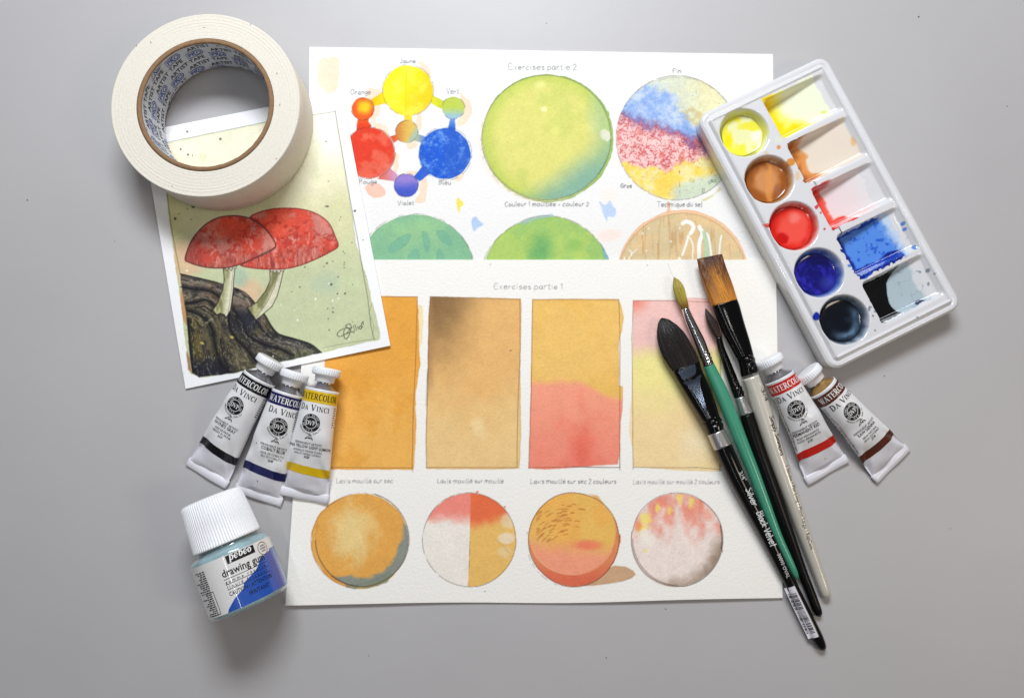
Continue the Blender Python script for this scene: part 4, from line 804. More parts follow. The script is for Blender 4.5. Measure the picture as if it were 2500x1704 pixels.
# ------------------------------------------------------------------ porcelain palette
PZ = .0165
pc = P(np.array([1702, 2014, 2353.5, 2030]), np.array([285, 134.5, 746, 908]), .0145)
o0 = (pc[0] + pc[1] + pc[2] + pc[3]) / 4
e1 = unit((pc[1] - pc[0]) + (pc[2] - pc[3])); e2 = unit((pc[3] - pc[0]) + (pc[2] - pc[1])); e1 = unit(e1 - (e1 @ e2) * e2 * .5); e2 = unit(e2 - (e1 @ e2) * e1)
PW = (np.linalg.norm(pc[1] - pc[0]) + np.linalg.norm(pc[2] - pc[3])) / 2; PL = (np.linalg.norm(pc[3] - pc[0]) + np.linalg.norm(pc[2] - pc[1])) / 2
def loc2(u, v, z=PZ):
    d = P(u, v, z) - o0; return d @ e1, d @ e2
wells_c = [loc2(*q) for q in [(1822.6,321),(1879.2,437.1),(1940.3,550.8),(2001.4,665.4),(2061.5,781.6)]]
wells_r = []
for q in [[(1868,244),(2010,176),(2059,269),(1916,336)],[(1921.6,352),(2064,284),(2120,382),(1975.6,443)],[(1979,463),(2129.6,395),(2180,488.6),(2036,556.8)],[(2040,574.5),(2184,508),(2241,605),(2097,678)],[(2102,690.6),(2243,625),(2309,721),(2155,792)]]:
    a = np.array([loc2(*t) for t in q]); wells_r.append(((a[0, 0] + a[3, 0]) / 2, (a[1, 0] + a[2, 0]) / 2, (a[0, 1] + a[1, 1]) / 2, (a[2, 1] + a[3, 1]) / 2))
x0m = np.mean([w_[0] for w_ in wells_r]); x1m = np.mean([w_[1] for w_ in wells_r]) + .0022 ; xcm = np.mean([w_[0] for w_ in wells_c])
wells_r = [(x0m, x1m, w_[2], w_[3]) for w_ in wells_r]; wells_c = [(xcm, w_[1]) for w_ in wells_c]
CR = .0148; CD = .0105
def rr_sd(x, y, hx, hy, r):
    qx = np.abs(x) - hx + r; qy = np.abs(y) - hy + r
    return np.hypot(np.maximum(qx, 0), np.maximum(qy, 0)) + np.minimum(np.maximum(qx, qy), 0) - r
def rect_t(x, y, w_):
    cx, cy = (w_[0] + w_[1]) / 2, (w_[2] + w_[3]) / 2; return -rr_sd(x - cx, y - cy, (w_[1] - w_[0]) / 2, (w_[3] - w_[2]) / 2, .0030)
def pal_z(x, y):
    d = -rr_sd(x, y, PW / 2, PL / 2, .0072)
    z = PZ - .0030 + .0012 * ss(0, .0016, d) - .0006 * ss(.0030, .0042, d) + .0024 * ss(.0040, .0064, d)
    z = z - .0009 * ss(.0064, .0078, d) + .0009 * ss(.0078, .0098, d) * 0
    for (cx, cy) in wells_c:
        r = np.hypot(x - cx, y - cy) / CR; z = z - CD * (1 - np.clip(r, 0, 1.09) ** 3.4 / 1.09 ** 3.4) * ss(1.09, .93, r)
    for w_ in wells_r:
        t = rect_t(x, y, w_); s_ = np.clip((x - w_[0]) / (w_[1] - w_[0]), 0, 1); dep = .0084 * (1 - s_) ** .9 + .0012 * ss(1, .9, s_) + .0006
        z = z - dep * ss(-.0008, .0034, t)
    return z
NR, NP = 104, 1100
def ring_pts(d):
    hx, hy = PW / 2 - d, PL / 2 - d; r = max(.0072 - d, .0002); hx = max(hx, .0003)
    r = min(r, hx * .99); sx, sy = hx - r, hy - r; segs = []
    # fixed share of points per side so that rings line up
    nsx, nsy, nc = 170, 340, 10
    for (cx, cy, a0, a1) in ((sx, -sy, -90, 0), (sx, sy, 0, 90), (-sx, sy, 90, 180), (-sx, -sy, 180, 270)):
        a = np.radians(np.linspace(a0, a1, nc + 1)); segs.append(np.stack([cx + r * np.cos(a), cy + r * np.sin(a)], -1))
    out = []
    for k in range(4):
        out.append(segs[k]); p, q = segs[k][-1], segs[(k + 1) % 4][0]; n = (nsy, nsx)[k % 2]; t = np.arange(1, n) / n; out.append(p + (q - p) * t[:, None])
    return np.concatenate(out)
ds = np.concatenate([[0, .0003, .0007, .0012, .0017], np.linspace(.0021, .0105, 24), np.linspace(.0108, PW / 2 - .0003, 84)])
rings = [ring_pts(d) for d in ds]; npr = len(rings[0]); R2 = np.array(rings)
zz = pal_z(R2[..., 0], R2[..., 1])
def paint_palette(x, y):
    """stains left on the glaze"""
    c = np.tile(C8(219, 219, 222), (len(x), 1)); u, v = PX(o0 + x[:, None] * e1 + y[:, None] * e2)
    n = fbm(u, v, 20, 90, 4, .6) - .5
    def blob(cx, cy, rx, ry, col, a, soft_=.25, nn=.5):
        nonlocal c
        q = np.hypot((u - cx) / rx, (v - cy) / ry) + n * nn; c = mix(c, C8(*col), (1 - ss(1 - soft_, 1 + soft_, q)) * a)
    # thin colour washed over the well floors and walls
    for k, (cx, cy) in enumerate(wells_c):
        r = np.hypot(x - cx, y - cy) / CR; col = [(232, 236, 130), (196, 140, 84), (226, 110, 100), (96, 130, 200), (120, 140, 160)][k]; deep = [(214, 212, 96), (150, 84, 34), (196, 34, 24), (34, 52, 140), (40, 52, 70)][k]
        c = mix(c, C8(*col), ss(1.06, .94, r + n * .10) * .8); c = mix(c, C8(*deep), ss(1.0, .88, r + n * .14) * .92)
    F_ = lambda *a: blob(*a)
    blob(1866, 247, 9, 7, (206, 214, 110), .6); blob(1900, 343, 10, 8, (226, 232, 200), .6)
    blob(1899.5, 361.5, 5.5, 5.5, (214, 150, 100), .95, .12, .2); blob(1929, 398, 10, 9, (214, 140, 60), .95, .12, .4); blob(1945, 432, 6, 12, (232, 190, 140), .7); blob(1870, 376, 6, 5, (226, 190, 150), .6)
    for (a, b, r) in [(495, 105, 4.5), (536, 155, 2.6), (570, 304, 3.2), (505, 90, 3)]: blob(1860 + a / 3.771, 480 + b / 3.771, r, r, (206, 60, 60), .85, .15, .3)
    blob(1873, 553, 8, 5, (226, 60, 50), .9, .15, .5); blob(1866, 550, 6, 1.6, (236, 120, 130), .8)
    for (a, b, rx, ry) in [(803, 640, 6, 4), (830, 672, 3, 3), (790, 640, 3, 3), (320, 605, 2, 2), (1300, 250, 4, 5), (1318, 300, 4, 4), (1405, 470, 6, 6), (1345, 380, 1.6, 1.6), (940, 740, 8, 6)]: blob(1860 + a / 3.771, 480 + b / 3.771, rx, ry, (70, 120, 214), .8, .2, .6)
    blob(1860 + 495 / 3.771, 480 + 1105 / 3.771, 8.2, 10, (14, 40, 168), 1, .06, .25)
    for (a, b, rx, ry) in [(990, 1020, 4, 3), (1040, 1060, 5, 3), (980, 1040, 3, 5), (1035, 1233, 2.4, 2.4), (992, 965, 2, 2), (1530, 680, 4, 5), (1455, 690, 8, 4), (1550, 800, 3, 5), (1580, 716, 2.4, 2), (1340, 768, 1.6, 1.6), (1015, 1100, 3, 3), (1415, 1115, 3, 2)]: blob(1860 + a / 3.771, 480 + b / 3.771, rx, ry, (110, 122, 140), .75, .2, .6)
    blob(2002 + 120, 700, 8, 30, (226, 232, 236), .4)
    return c
body_org = (o0[0], o0[1], 0)
pal = thing('paint_palette', 'white porcelain palette with five round and five slanted wells full of watercolour', 'palette', body_org)
W = o0 * [1, 1, 0] + R2[..., 0:1] * e1 * [1, 1, 0] + R2[..., 1:2] * e2 * [1, 1, 0]; W[..., 2] = zz
skirt = []
for (off, z_) in ((-.00005, PZ - .0036), (.0001, .008), (.0003, .0022), (.0012, .0006), (.010, .0006)):
    r_ = ring_pts(max(off, 0)); q = o0 * [1, 1, 0] + r_[:, 0:1] * e1 * [1, 1, 0] + r_[:, 1:2] * e2 * [1, 1, 0]; q[:, 2] = z_; skirt.append(q)
Wf = np.concatenate([np.array(skirt[::-1]), W]); nr_ = len(Wf)
colp = np.concatenate([np.tile(C8(216, 216, 213), (len(skirt) * npr, 1)), paint_palette(R2[..., 0].ravel(), R2[..., 1].ravel())])
mesh_obj('palette_body', Wf.reshape(-1, 3), grid_faces(nr_, npr, True), M['porcelain'], pal, True, colp)
# pools of colour in the round wells
def pool(k, level, cols, rad, label, rag=.05):
    cx, cy = wells_c[k]; nr, na = 30, 90; a = np.arange(na) / na * 2 * math.pi
    rw = rad * CR * (1 + rag * (np.sin(a * 3 + k) * .4 + np.sin(a * 7 + 2 * k) * .2)); V = []
    for j in range(nr + 1):
        t = j / nr; r = rw * t; x = cx + r * np.cos(a); y = cy + r * np.sin(a); z = PZ - .0003 - CD + level + .0005 * t ** 8 + (.00006 * (fbm(x * 1e4, y * 1e4, 60, 95 + k) - .5)) * (1 - t) + np.zeros(na)
        V.append(np.stack([x, y, z], -1))
    V = np.array(V); x, y = V[..., 0].ravel(), V[..., 1].ravel(); w3 = o0 * [1, 1, 0] + x[:, None] * e1 * [1, 1, 0] + y[:, None] * e2 * [1, 1, 0]; w3[:, 2] = V[..., 2].ravel()
    u, v = PX(w3); col = cols(u, v, np.repeat(np.arange(nr + 1) / nr, na)); mesh_obj('paint_pool', w3, grid_faces(nr + 1, na, True), M['wet'], pal, True, col, label)
def pz(a, b): return 1860 + a / 3.771, 480 + b / 3.771
def p1(u, v, t):
    n = fbm(u, v, 26, 101, 4) - .5; c = mix(C8(232, 232, 176), C8(232, 226, 70), ss(.0, .22, n + (t - .5) * .35)); c = mix(c, C8(250, 250, 226), (1 - ss(.4, 1.1, np.hypot((u - 1846) / 15, (v - 332) / 18) + n)) * .9); return mix(c, C8(240, 222, 24), (1 - ss(.4, 1.1, np.hypot((u - 1778) / 14, (v - 345) / 26) + n)) * .95)
def p2(u, v, t):
    n = fbm(u, v, 22, 102, 4) - .5; c = mix(C8(150, 84, 34), C8(206, 142, 90), 1 - ss(.5, 1.1, np.hypot((u - 1872) / 40, (v - 440) / 42) + n * .5)); c = mix(c, C8(222, 150, 80), (1 - ss(.2, 1, np.abs(u - 1878 - n * 16) / 12)) * .7); return mix(c, C8(150, 100, 84), (1 - ss(.4, 1.1, np.hypot((u - 1898) / 12, (v - 462) / 18) + n)) * .7)
def p3(u, v, t):
    n = fbm(u, v, 30, 103, 4) - .5; c = mix(C8(206, 28, 20), C8(236, 84, 72), 1 - ss(.6, 1.15, np.hypot((u - 1938) / 48, (v - 556) / 50) + n * .4)); c = mix(c, C8(244, 150, 140), (1 - ss(.2, 1.2, np.hypot((u - 1940) / 18, (v - 533) / 16) + n)) * .55); return mix(c, C8(190, 16, 14), (1 - ss(.5, 1.1, np.hypot((u - 1909) / 18, (v - 582) / 15) + n)) * .9)
def p4(u, v, t):
    n = fbm(u, v, 16, 104, 5, .7) - .5; c = mix(C8(20, 20, 104), C8(42, 40, 160), ss(-.1, .2, n)); c = mix(c, C8(66, 84, 170), (1 - ss(.2, 1.1, np.hypot((u - 2022) / 26, (v - 690) / 22) + n)) * .45); return mix(c, C8(12, 14, 70), (1 - ss(.4, 1.1, np.hypot((u - 2004) / 34, (v - 636) / 15) + n * .5)) * .8)
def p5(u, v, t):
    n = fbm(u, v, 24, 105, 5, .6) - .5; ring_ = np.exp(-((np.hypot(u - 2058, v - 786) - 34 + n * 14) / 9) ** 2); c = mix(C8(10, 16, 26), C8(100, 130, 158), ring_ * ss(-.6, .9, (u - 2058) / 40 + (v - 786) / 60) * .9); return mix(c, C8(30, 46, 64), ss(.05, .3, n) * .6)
pool(0, .0040, p1, .86, 'pool of pale lemon yellow paint'); pool(1, .0040, p2, .85, 'pool of orange brown paint'); pool(2, .0046, p3, .88, 'pool of bright red paint'); pool(3, .0040, p4, .85, 'pool of deep cobalt blue paint'); pool(4, .0042, p5, .86, 'pool of blue black paint')
# washes dried over the floors of the slanted wells: their own thin skins
def skin(k, fn, label, off=.00012):
    w_ = wells_r[k]; nx, ny = 150, 100; xs = np.linspace(w_[0] - .002, w_[1] + .003, nx); ys = np.linspace(w_[2] - .002, w_[3] + .002, ny); X, Y = np.meshgrid(xs, ys)
    z = pal_z(X, Y); w3 = o0 * [1, 1, 0] + X[..., None] * e1 * [1, 1, 0] + Y[..., None] * e2 * [1, 1, 0]; w3[..., 2] = z + off; w3 = w3.reshape(-1, 3)
    s_ = ((X - w_[0]) / (w_[1] - w_[0])).ravel(); t_ = ((Y - w_[2]) / (w_[3] - w_[2])).ravel(); u, v = PX(w3)
    n = fbm(u, v, 30, 110 + k, 4, .55) - .5; col, m = fn(s_, t_, n, u, v)
    Fc = grid_faces(ny, nx)[:, ::-1] if False else grid_faces(ny, nx); keep = m[Fc].min(1) > .5; Fc = Fc[keep]; used = np.unique(Fc); re = np.zeros(len(w3), int); re[used] = np.arange(len(used))
    mesh_obj('dried_paint', w3[used], re[Fc], M['wet'], pal, True, col[used], label)
def box01(s, t, s0, s1, t0, t1, n, k=.12): return ((s > s0 + n * k) & (s < s1 + n * k) & (t > t0 + n * k) & (t < t1 + n * k)).astype(float)
WHT = C8(238, 238, 238)
def k1(s, t, n, u, v):
    d = np.minimum(s * 1.4, (1 - t) * 1.1 + .9 * ss(.3, .9, s)); c = mix(C8(246, 214, 20), C8(240, 238, 130), ss(.13, .36, d + n * .3)); c = mix(c, C8(236, 240, 214), ss(.32, .52, d + n * .35)); c = mix(c, C8(228, 196, 16), ss(.12, .03, s + n * .06) * .8)
    c = mix(c, C8(222, 226, 110), (1 - ss(.4, 1.1, np.hypot((u - 2012) / 12, (v - 275) / 7) + n)) * .8); return c, box01(s, t, .0, .84, -.05, .99, n)
def k2(s, t, n, u, v):
    d = np.minimum(s * 1.3, (1 - t) * 1.4 + .9 * ss(.2, .7, s)); c = mix(C8(168, 90, 32), C8(222, 150, 84), ss(.06, .24, d + n * .3)); c = mix(c, C8(230, 218, 202), ss(.27, .36, d + n * .25)); c = mix(c, C8(140, 76, 30), ss(.16, .02, t + s * .4) * .8)
    c = mix(c, C8(230, 214, 204), ss(.05, .2, n) * .5 * ss(.4, .6, s)); c = mix(c, C8(228, 184, 128), (1 - ss(.5, 1.1, np.hypot((u - 2083) / 9, (v - 345) / 16) + n)) * .85); return c, box01(s, t, -.01, .93, -.04, .99, n)
def k3(s, t, n, u, v):
    d = np.minimum(s * 1.4, (1 - t) * 1.3 + .9 * ss(.3, .6, s)); c = mix(C8(206, 34, 26), C8(232, 90, 72), ss(.06, .2, d + n * .25)); c = mix(c, C8(232, 218, 220), ss(.2, .27, d + n * .24)); c = mix(c, C8(190, 26, 22), ss(.10, .02, t) * ss(.36, .2, s))
    c = mix(c, C8(236, 170, 165), (np.abs(t - .93 + n * .1) < .03) * .6); c = mix(c, C8(226, 226, 228), ss(.5, .8, s) * .7); return c, box01(s, t, -.01, .78, -.03, 1.04, n)
def k4(s, t, n, u, v):
    n2 = fbm(u, v, 10, 131, 3, .6) - .5; d = np.minimum(np.minimum(s * 1.5, (1 - t) * 1.2), t * 2.2); c = mix(C8(14, 34, 130), C8(86, 142, 228), ss(.13, .2, d + n * .16)); c = mix(c, C8(40, 88, 200), ss(.10, .20, n2) * .8); c = mix(c, C8(130, 176, 236), ss(.1, .24, n) * .5)
    c = mix(c, C8(196, 214, 236), ss(.62, .80, s + n * .3)); c = mix(c, C8(20, 60, 170), (np.abs(t - .93 + n2 * .2) < .05) * (s < .75) * .8); return c, box01(s, t, -.01, .84, .02, 1.06, n2 * 1.4)
def k5(s, t, n, u, v):
    b = .43 + .12 * np.sin(t * 3.1 + 2.6) + .10 * ss(.3, .0, t); c = mix(C8(6, 7, 10), C8(176, 192, 200), ss(b - .008, b + .008, s + n * .06)); c = mix(c, C8(212, 216, 220), ss(.72, .78, s + n * .2))
    c = mix(c, C8(34, 44, 80), (1 - ss(.7, 1.1, np.hypot((u - 2247) / 14, (v - 740) / 7) + n)) * .9); c = mix(c, C8(110, 122, 140), (np.abs(n - .02) < .012) * (s > .5) * .35); return c, box01(s, t, -.005, .82, .02, .97, n)
skin(0, k1, 'yellow wash dried in its slanted well'); skin(1, k2, 'orange brown wash dried in its slanted well'); skin(2, k3, 'red wash dried in its slanted well'); skin(3, k4, 'bright blue wash dried in its slanted well'); skin(4, k5, 'black wash dried in its slanted well')

# ------------------------------------------------------------------ paint tubes
ZUP = np.array([0, 0, 1.])
def tube(sh, tail, halfw, tailw, z0, shift, band, lines, label, capspin=0, neckmat='silver', side=None, seed=0, spots=(), captilt=0.0, tip_z=0.0):
    """sh, tail: photo places of the middle of the shoulder edge and of the tail end"""
    b0 = .0100; A = P(*sh, z0 + b0); B = P(*tail, .0012 + tip_z); A2 = A * [1, 1, 0]; B2 = B * [1, 1, 0]; L = np.linalg.norm(B2 - A2); ax = (B2 - A2) / L
    rt = np.array([-ax[1], ax[0], 0])            # to the right when the cap points up
    px = 1 / F_PX * (H_CAM - z0 - b0); a0 = halfw * px * 1.0; a1 = tailw / F_PX * H_CAM
    root = thing('paint_tube', label, 'paint tube', (A2[0], A2[1], 0), 'tubes of watercolour paint')
    rs = np.random.RandomState(seed)
    def dims(s):
        t = np.clip(s / (L - .0050), 0, 1); a = a0 + (a1 - a0) * t ** 1.15
        b = b0 * (1 - t ** 2.3) * (1 - .22 * t) + .0007; return a, b
    def sect(s, th):
        a, b = dims(s); t = np.clip(s / (L - .005), 0, 1); ex = 1 + .45 * t
        c, sn = np.cos(th), np.sin(th)
        x = a * np.sign(c) * np.abs(c) ** (1 / ex); y = b * np.sign(sn) * np.abs(sn) ** (1 / (1 + .15 * t))
        # pinched folds running from the tail corners
        tt = ss(.62, .98, t) * ss(1.0, .965, t)
        y = y + np.where(sn > 0, 1, 0) * (-.0034 * tt * np.exp(-((np.abs(x) / a - (1.18 - .72 * (1 - t) / .38)) / .16) ** 2) + .0014 * tt * np.exp(-(x / a / .42) ** 2))
        y = y + np.where(sn > 0, 1, 0) * .0009 * (vn(s * 1000 + seed * 50, x * 1000, 9, seed) - .5) * ss(.05, .4, t) * 2
        base = z0 + (.0012 + tip_z - z0) * ss(.2, 1, t)
        return x, base + b + y
    def pt(s, th, off=0.0):
        x, z = sect(s, th); return A2 + ax * s[..., None] + rt * x[..., None] + ZUP * (z + off)[..., None]
    ns, na = 90, 72; S = np.concatenate([np.linspace(0, L - .0052, ns)]); th = np.arange(na) / na * 2 * math.pi
    SS, TT = np.meshgrid(S, th, indexing='ij'); V = pt(SS, TT).reshape(-1, 3)
    body = mesh_obj('tube_body', V, grid_faces(ns, na, True)[:, ::-1], M['tube'], root)
    # folded crimp at the tail
    m = Acc(); zc = .0012 + tip_z
    hw = a1 + .0004
    for (s0, s1, h0, h1, k) in ((L - .0060, L - .0002, .0022, .0017, 1.0),):
        q = []
        for (s_, h_) in ((s0, h0 * .8), (s0 + .0005, h0), (s1 - .0006, h1), (s1, h1 * .6), (s1, .0)):
            q.append([A2 + ax * s_ + rt * x_ * hw * k + ZUP * (zc + h_ - .0007 + .0003 * math.sin(x_ * 4 + seed)) for x_ in np.linspace(-1, 1, 17)])
        q.append([A2 + ax * s0 + rt * x_ * hw * k + ZUP * (zc - .0006) for x_ in np.linspace(-1, 1, 17)]); q = np.array(q); n1 = q.shape[0]
        m.add(q.reshape(-1, 3), [tuple(f) for f in grid_faces(n1, 17)] + [tuple(range(0, n1 * 17, 17)), tuple(range(16, n1 * 17, 17))[::-1]] + [tuple(list(q2)) for q2 in np.stack([np.arange(16) + (n1 - 1) * 17, np.arange(1, 17) + (n1 - 1) * 17, np.arange(1, 17), np.arange(16)], -1)])
    m.obj('crimped_end', M['tube'], body, True)
    # shoulder, neck
    ca = A2 + ZUP * (z0 + b0); cax = unit(ax - ZUP * 0)
    def rev(prof, n=64, rib=None, center=None):
        a = np.arange(n) / n * 2 * math.pi; V = []
        for j, (s_, r_) in enumerate(prof):
            rr_ = np.full(n, r_) if rib is None else r_ + rib(j, a)
            V.append((ca if center is None else center) + cax * s_ + rt * (rr_ * np.cos(a))[:, None] + ZUP * (rr_ * np.sin(a))[:, None])
        return np.concatenate(V), grid_faces(len(prof), n, True)[:, ::-1]
    V, Fc = rev([(.0012, a0 * 1.0 + .0001), (.0003, a0 + .00035), (-.0003, a0 + .0003), (-.0005, a0 - .0002)]); V[:, 2] = z0 + b0 + (V[:, 2] - z0 - b0) * (b0 / a0); mesh_obj('shoulder_rim', V, Fc, M['tube_label'], root)
    V, Fc = rev([(-.0002, a0 - .0001), (-.0022, .0062), (-.0034, .0044), (-.0040, .0040)]); mesh_obj('shoulder', V, Fc, M[neckmat], root)
    V, Fc = rev([(-.0038, .0040), (-.0042, .0042), (-.0048, .0040), (-.0052, .0042), (-.0060, .0039)]); mesh_obj('neck', V, Fc, M['chrome'], root)
    # cap: narrow collar and wide ribbed disc
    nb = 288; rib = lambda j, a: (-.00042 * (np.abs(((a * 36 / math.pi) % 2) - 1) > .62)) if j in (5, 6) else 0 * a
    V, Fc = rev([(-.0048, .0042), (-.0048, .0055), (-.0052, .0058), (-.0086, .0062), (-.0090, .0080), (-.0096, .0085), (-.0128, .0085), (-.0135, .0080), (-.0137, .0072), (-.0137, .0001)], nb, rib); cp = mesh_obj('cap', V, Fc, M['cap'], root)
    # print: arc length from the top meridian -> angle, tabulated along the tube
    def surf(s, w_, off):
        s = np.asarray(s, float); w_ = np.asarray(w_, float); a, b = dims(s)
        sg = np.linspace(0, math.pi * .62, 26); out = np.zeros(s.shape)
        A_ = np.stack([sect(s, math.pi / 2 - g) for g in sg], 0)        # (k, 2, n)
        dl = np.hypot(np.diff(A_[:, 0], axis=0), np.diff(A_[:, 1], axis=0)); cum = np.concatenate([np.zeros((1,) + s.shape), np.cumsum(dl, 0)])
        for i in range(len(s)): out[i] = np.interp(abs(w_[i]), cum[:, i], sg)
        thx = math.pi / 2 - np.sign(w_) * out; nx = np.cos(thx) * b; nz = np.sin(thx) * a; nn = np.hypot(nx, nz)
        p = pt(s, thx); return p + rt * (nx / nn * off)[:, None] + ZUP * (nz / nn * off)[:, None]
    def patch(name, s0, s1, off, mat, w_lim=None, lab=None, wave=0.0, par=root):
        n1, n2 = 26, 56; s_ = np.linspace(s0, s1, n1); g = np.linspace(-.15, math.pi + .15, n2); G1, G2 = np.meshgrid(s_, g, indexing='ij')
        if wave: G1 = G1 + wave * np.sin(G2 * 2.0) 
        a, b = dims(G1); x = np.cos(G2) * b; z = np.sin(G2) * a; nn = np.hypot(x, z); V = pt(G1, G2) + rt * (x / nn * off)[..., None] + ZUP * (z / nn * off)[..., None]
        return mesh_obj(name, V.reshape(-1, 3), grid_faces(n1, n2)[:, ::-1], M[mat], par, True, label=lab)
    sb = L * .69; lab_ = patch('label', .0008, sb, .00006, 'tube_label')
    band1 = patch('colour_band', .0010, .0078, .00012, 'band_' + band, par=lab_ if False else root); patch('colour_band', sb - .0004, sb + .0048, .00012, 'band_' + band, wave=.0006)
    ink = Acc(); wht = Acc(); blk = Acc()
    def lay(acc, v, f, tx, s_, off=.0002): acc.add(surf(s_ - v[:, 1], v[:, 0] + tx + shift, off), f)
    k = .00037; v, f, w_ = pen_text('WATERCOLOR', gap=.7); v = v * [k * .68, k]; wtx = w_ * k * .68
    tgt = ink if band == 'yellow' else wht; lay(tgt, v, f, -wtx / 2 + .0014, .0062)
    k = .00036; v, f, w_ = pen_text('Da Vinci', gap=1.0, small=.80); v = v * [k * .84, k]; lay(ink, v, f, -w_ * k * .42 + .0006, .0127)
    es = .0200 if L < .073 else .0205; R_ = .0054
    def disc(acc, r0, r1, off, n=40):
        a = np.linspace(0, 2 * math.pi, n + 1); c, sn = np.cos(a), np.sin(a)
        if r0 == 0: vs_ = np.concatenate([np.stack([r1 * t * c, r1 * t * sn], -1) for t in (.02, .5, 1)]); fs = [tuple(q) for q in grid_faces(3, n + 1)]
        else: vs_ = np.concatenate([np.stack([r * c, r * sn], -1) for r in (r0, r1)]); fs = [tuple(q) for q in grid_faces(2, n + 1)]
        acc.add(surf(es - vs_[:, 1], vs_[:, 0] + shift, off), fs)
    disc(blk, 0, R_, .00018); emb = blk.obj('emblem', M['ink'], lab_)
    ew = Acc(); disc(ew, R_ * .60, R_ * .655, .00026)
    v, f, w_ = pen_text('DVP', gap=.3); v = v * [.00019, .00026]; lay(ew, v, f, -w_ * .00019 / 2, es + .0013, .00027)
    def arc_text(acc, txt, r, size, a0_, a1_, off, inward=False):
        n = len(txt)
        for i, ch in enumerate(txt):
            if ch == ' ': continue
            an = math.radians(a0_ + (a1_ - a0_) * i / (n - 1)); v, f, w_ = sans(ch, size, .0); v = v - [w_ / 2, 0 if not inward else size]
            t = an - math.pi / 2 if not inward else an + math.pi / 2; R = np.array([[math.cos(t), -math.sin(t)], [math.sin(t), math.cos(t)]]); v = v @ R.T + [r * math.cos(an), r * math.sin(an)]
            acc.add(surf(es - v[:, 1], v[:, 0] + shift, off), f)
    arc_text(ew, 'DA VINCI PAINT CO.', R_ * .72, .00115, 205, -25, .00027); arc_text(ew, 'U.S.A.', R_ * .72, .00115, 245, 295, .00027, True)
    ew.obj('emblem_lettering', M['ink_white'], lab_)
    arc_text(ink, 'PROFESSIONAL QUALITY', R_ * 1.12, .00105, 200, 335, .0002, True)
    # little flying figure above the text
    fx = [[(-.0022,-.0008),(-.001,.0002),(0,.0012),(.0012,.0008)],[(-.0006,.0008),(.0002,-.0002),(.0016,.0002),(.0026,-.0010)],[(0,.0012),(.0008,.0018),(.0018,.0012)],[(.0004,.0002),(.0018,-.0004),(.0022,-.0013)],[(-.0024,-.0012),(-.0004,-.0004),(.0012,-.0009)]]
    v, f = strokes_geo([smooth_line(q) for q in fx], .00028); lay(ink, v, f, 0, es + .0088)
    y = es + .0128
    for (txt, size, bold) in [("PERMANENT ARTISTS'", .00150, .0)] + lines:
        v, f, w_ = sans(txt, size, bold); kx = .82; v = v * [kx, 1]; lay(ink, v, f, -w_ * kx / 2, y + size * .3); y += size * 1.42
    if side:
        v, f, w_ = sans(side, .00125, .012); v = v * [.92, 1]; q = np.stack([v[:, 1], -v[:, 0]], -1)
        lay(ink, q, f, -.0137 - shift, .0092)
        rs2 = np.random.RandomState(seed + 5); u_ = .010
        for r_ in range(2):
            lines_ = []; s_ = .0
            while s_ < .036: l_ = rs2.uniform(.0008, .003); lines_.append(np.array([(0, -s_), (0, -s_ - l_)])); s_ += l_ + .0007
            v, f = strokes_geo(lines_, .0004); lay(ink, v, f, -.0151 - r_ * .0012 - shift, .0098)
    else:
        # columns of small print seen at the far edge
        rs2 = np.random.RandomState(seed + 9)
        for r_ in range(9):
            lines_ = [np.array([(0, 0), (rs2.uniform(.002, .0035), 0)])]; v, f = strokes_geo(lines_, .0005); lay(ink, v, f, .0128 - shift, .0095 + r_ * .0014)
    ink.obj('lettering', M['ink'], lab_)
    if wht.n: wht.obj('band_lettering', M['ink_white'], band1)
    for (s_, w_, r_, c_) in spots:
        a = np.linspace(0, 2 * math.pi, 12)[:-1]; v = np.concatenate([np.stack([r_ * np.cos(a), r_ * np.sin(a)], -1), [[0, 0]]]); p = surf(s_ - v[:, 1], v[:, 0] + w_, .0003); p[-1, 2] += .0002
        mesh_obj('paint_drop', p, [(i, (i + 1) % 11, 11) for i in range(11)], M[c_], root)
    return root
def Z5(a, b): return (a / 3.770 + 420, b / 3.770 + 840)
def Z6(a, b): return (a / 4.66 + 1840, b / 4.66 + 860)
tube(Z5(807, 315), Z5(305, 1228), 40, 55, .0030, -.0013, 'black', [("PAYNE'S GRAY", .0020, .012), ('GRIS DE PAYNE', .0014, .0), ('GRIGIO DI PAYNE', .0014, .0), ('265F', .0015, .0)],
     'paint tube with black bands labelled PAYNE\'S GRAY, leftmost of the tubes', seed=1, tip_z=0)
tube(Z5(1070, 452), Z5(783, 1432), 37.5, 58, .0024, .0036, 'navy', [('COBALT BLUE', .0020, .012), ('AZUL DE COBALTO', .0014, .0), ('BLU DI COBALTO', .0014, .0), ('234F', .0015, .02)],
     'paint tube with dark blue bands labelled COBALT BLUE, its tail by the jar cap', seed=2, spots=[(.0335, -.0075, .0004, 'band_red'), (.0560, -.0012, .0004, 'ink_grey'), (.0595, -.0025, .0006, 'ink_white')])
tube(Z5(1385, 424), Z5(1208, 1432), 40, 58, .0030, -.0004, 'yellow', [('HANSA YELLOW LIGHT (LEMON)', .0017, .012), ('AMARILLO HANSA CLARO', .0013, .0), ('GIALLO HANSA CHIARO', .0013, .0), ('242F', .0015, .02)],
     'paint tube with yellow bands labelled HANSA YELLOW LIGHT, beside the orange rectangle', seed=3, tip_z=.0015)
tube(Z6(290, 290), Z6(852, 1385), 35.5, 56, .0024, -.0033, 'red', [('PERMANENT RED', .0020, .012), ('ROJO PERMANENTE', .0014, .0), ('ROSSO PERMANENTE', .0014, .0), ('215F', .0015, .02)],
     'paint tube with red bands labelled PERMANENT RED, beside the pale brush handle', seed=4, side="ARTISTS' QUALITY CONFORMS TO ASTM D-5067", spots=[(.0565, .0012, .0005, 'band_yellow')])
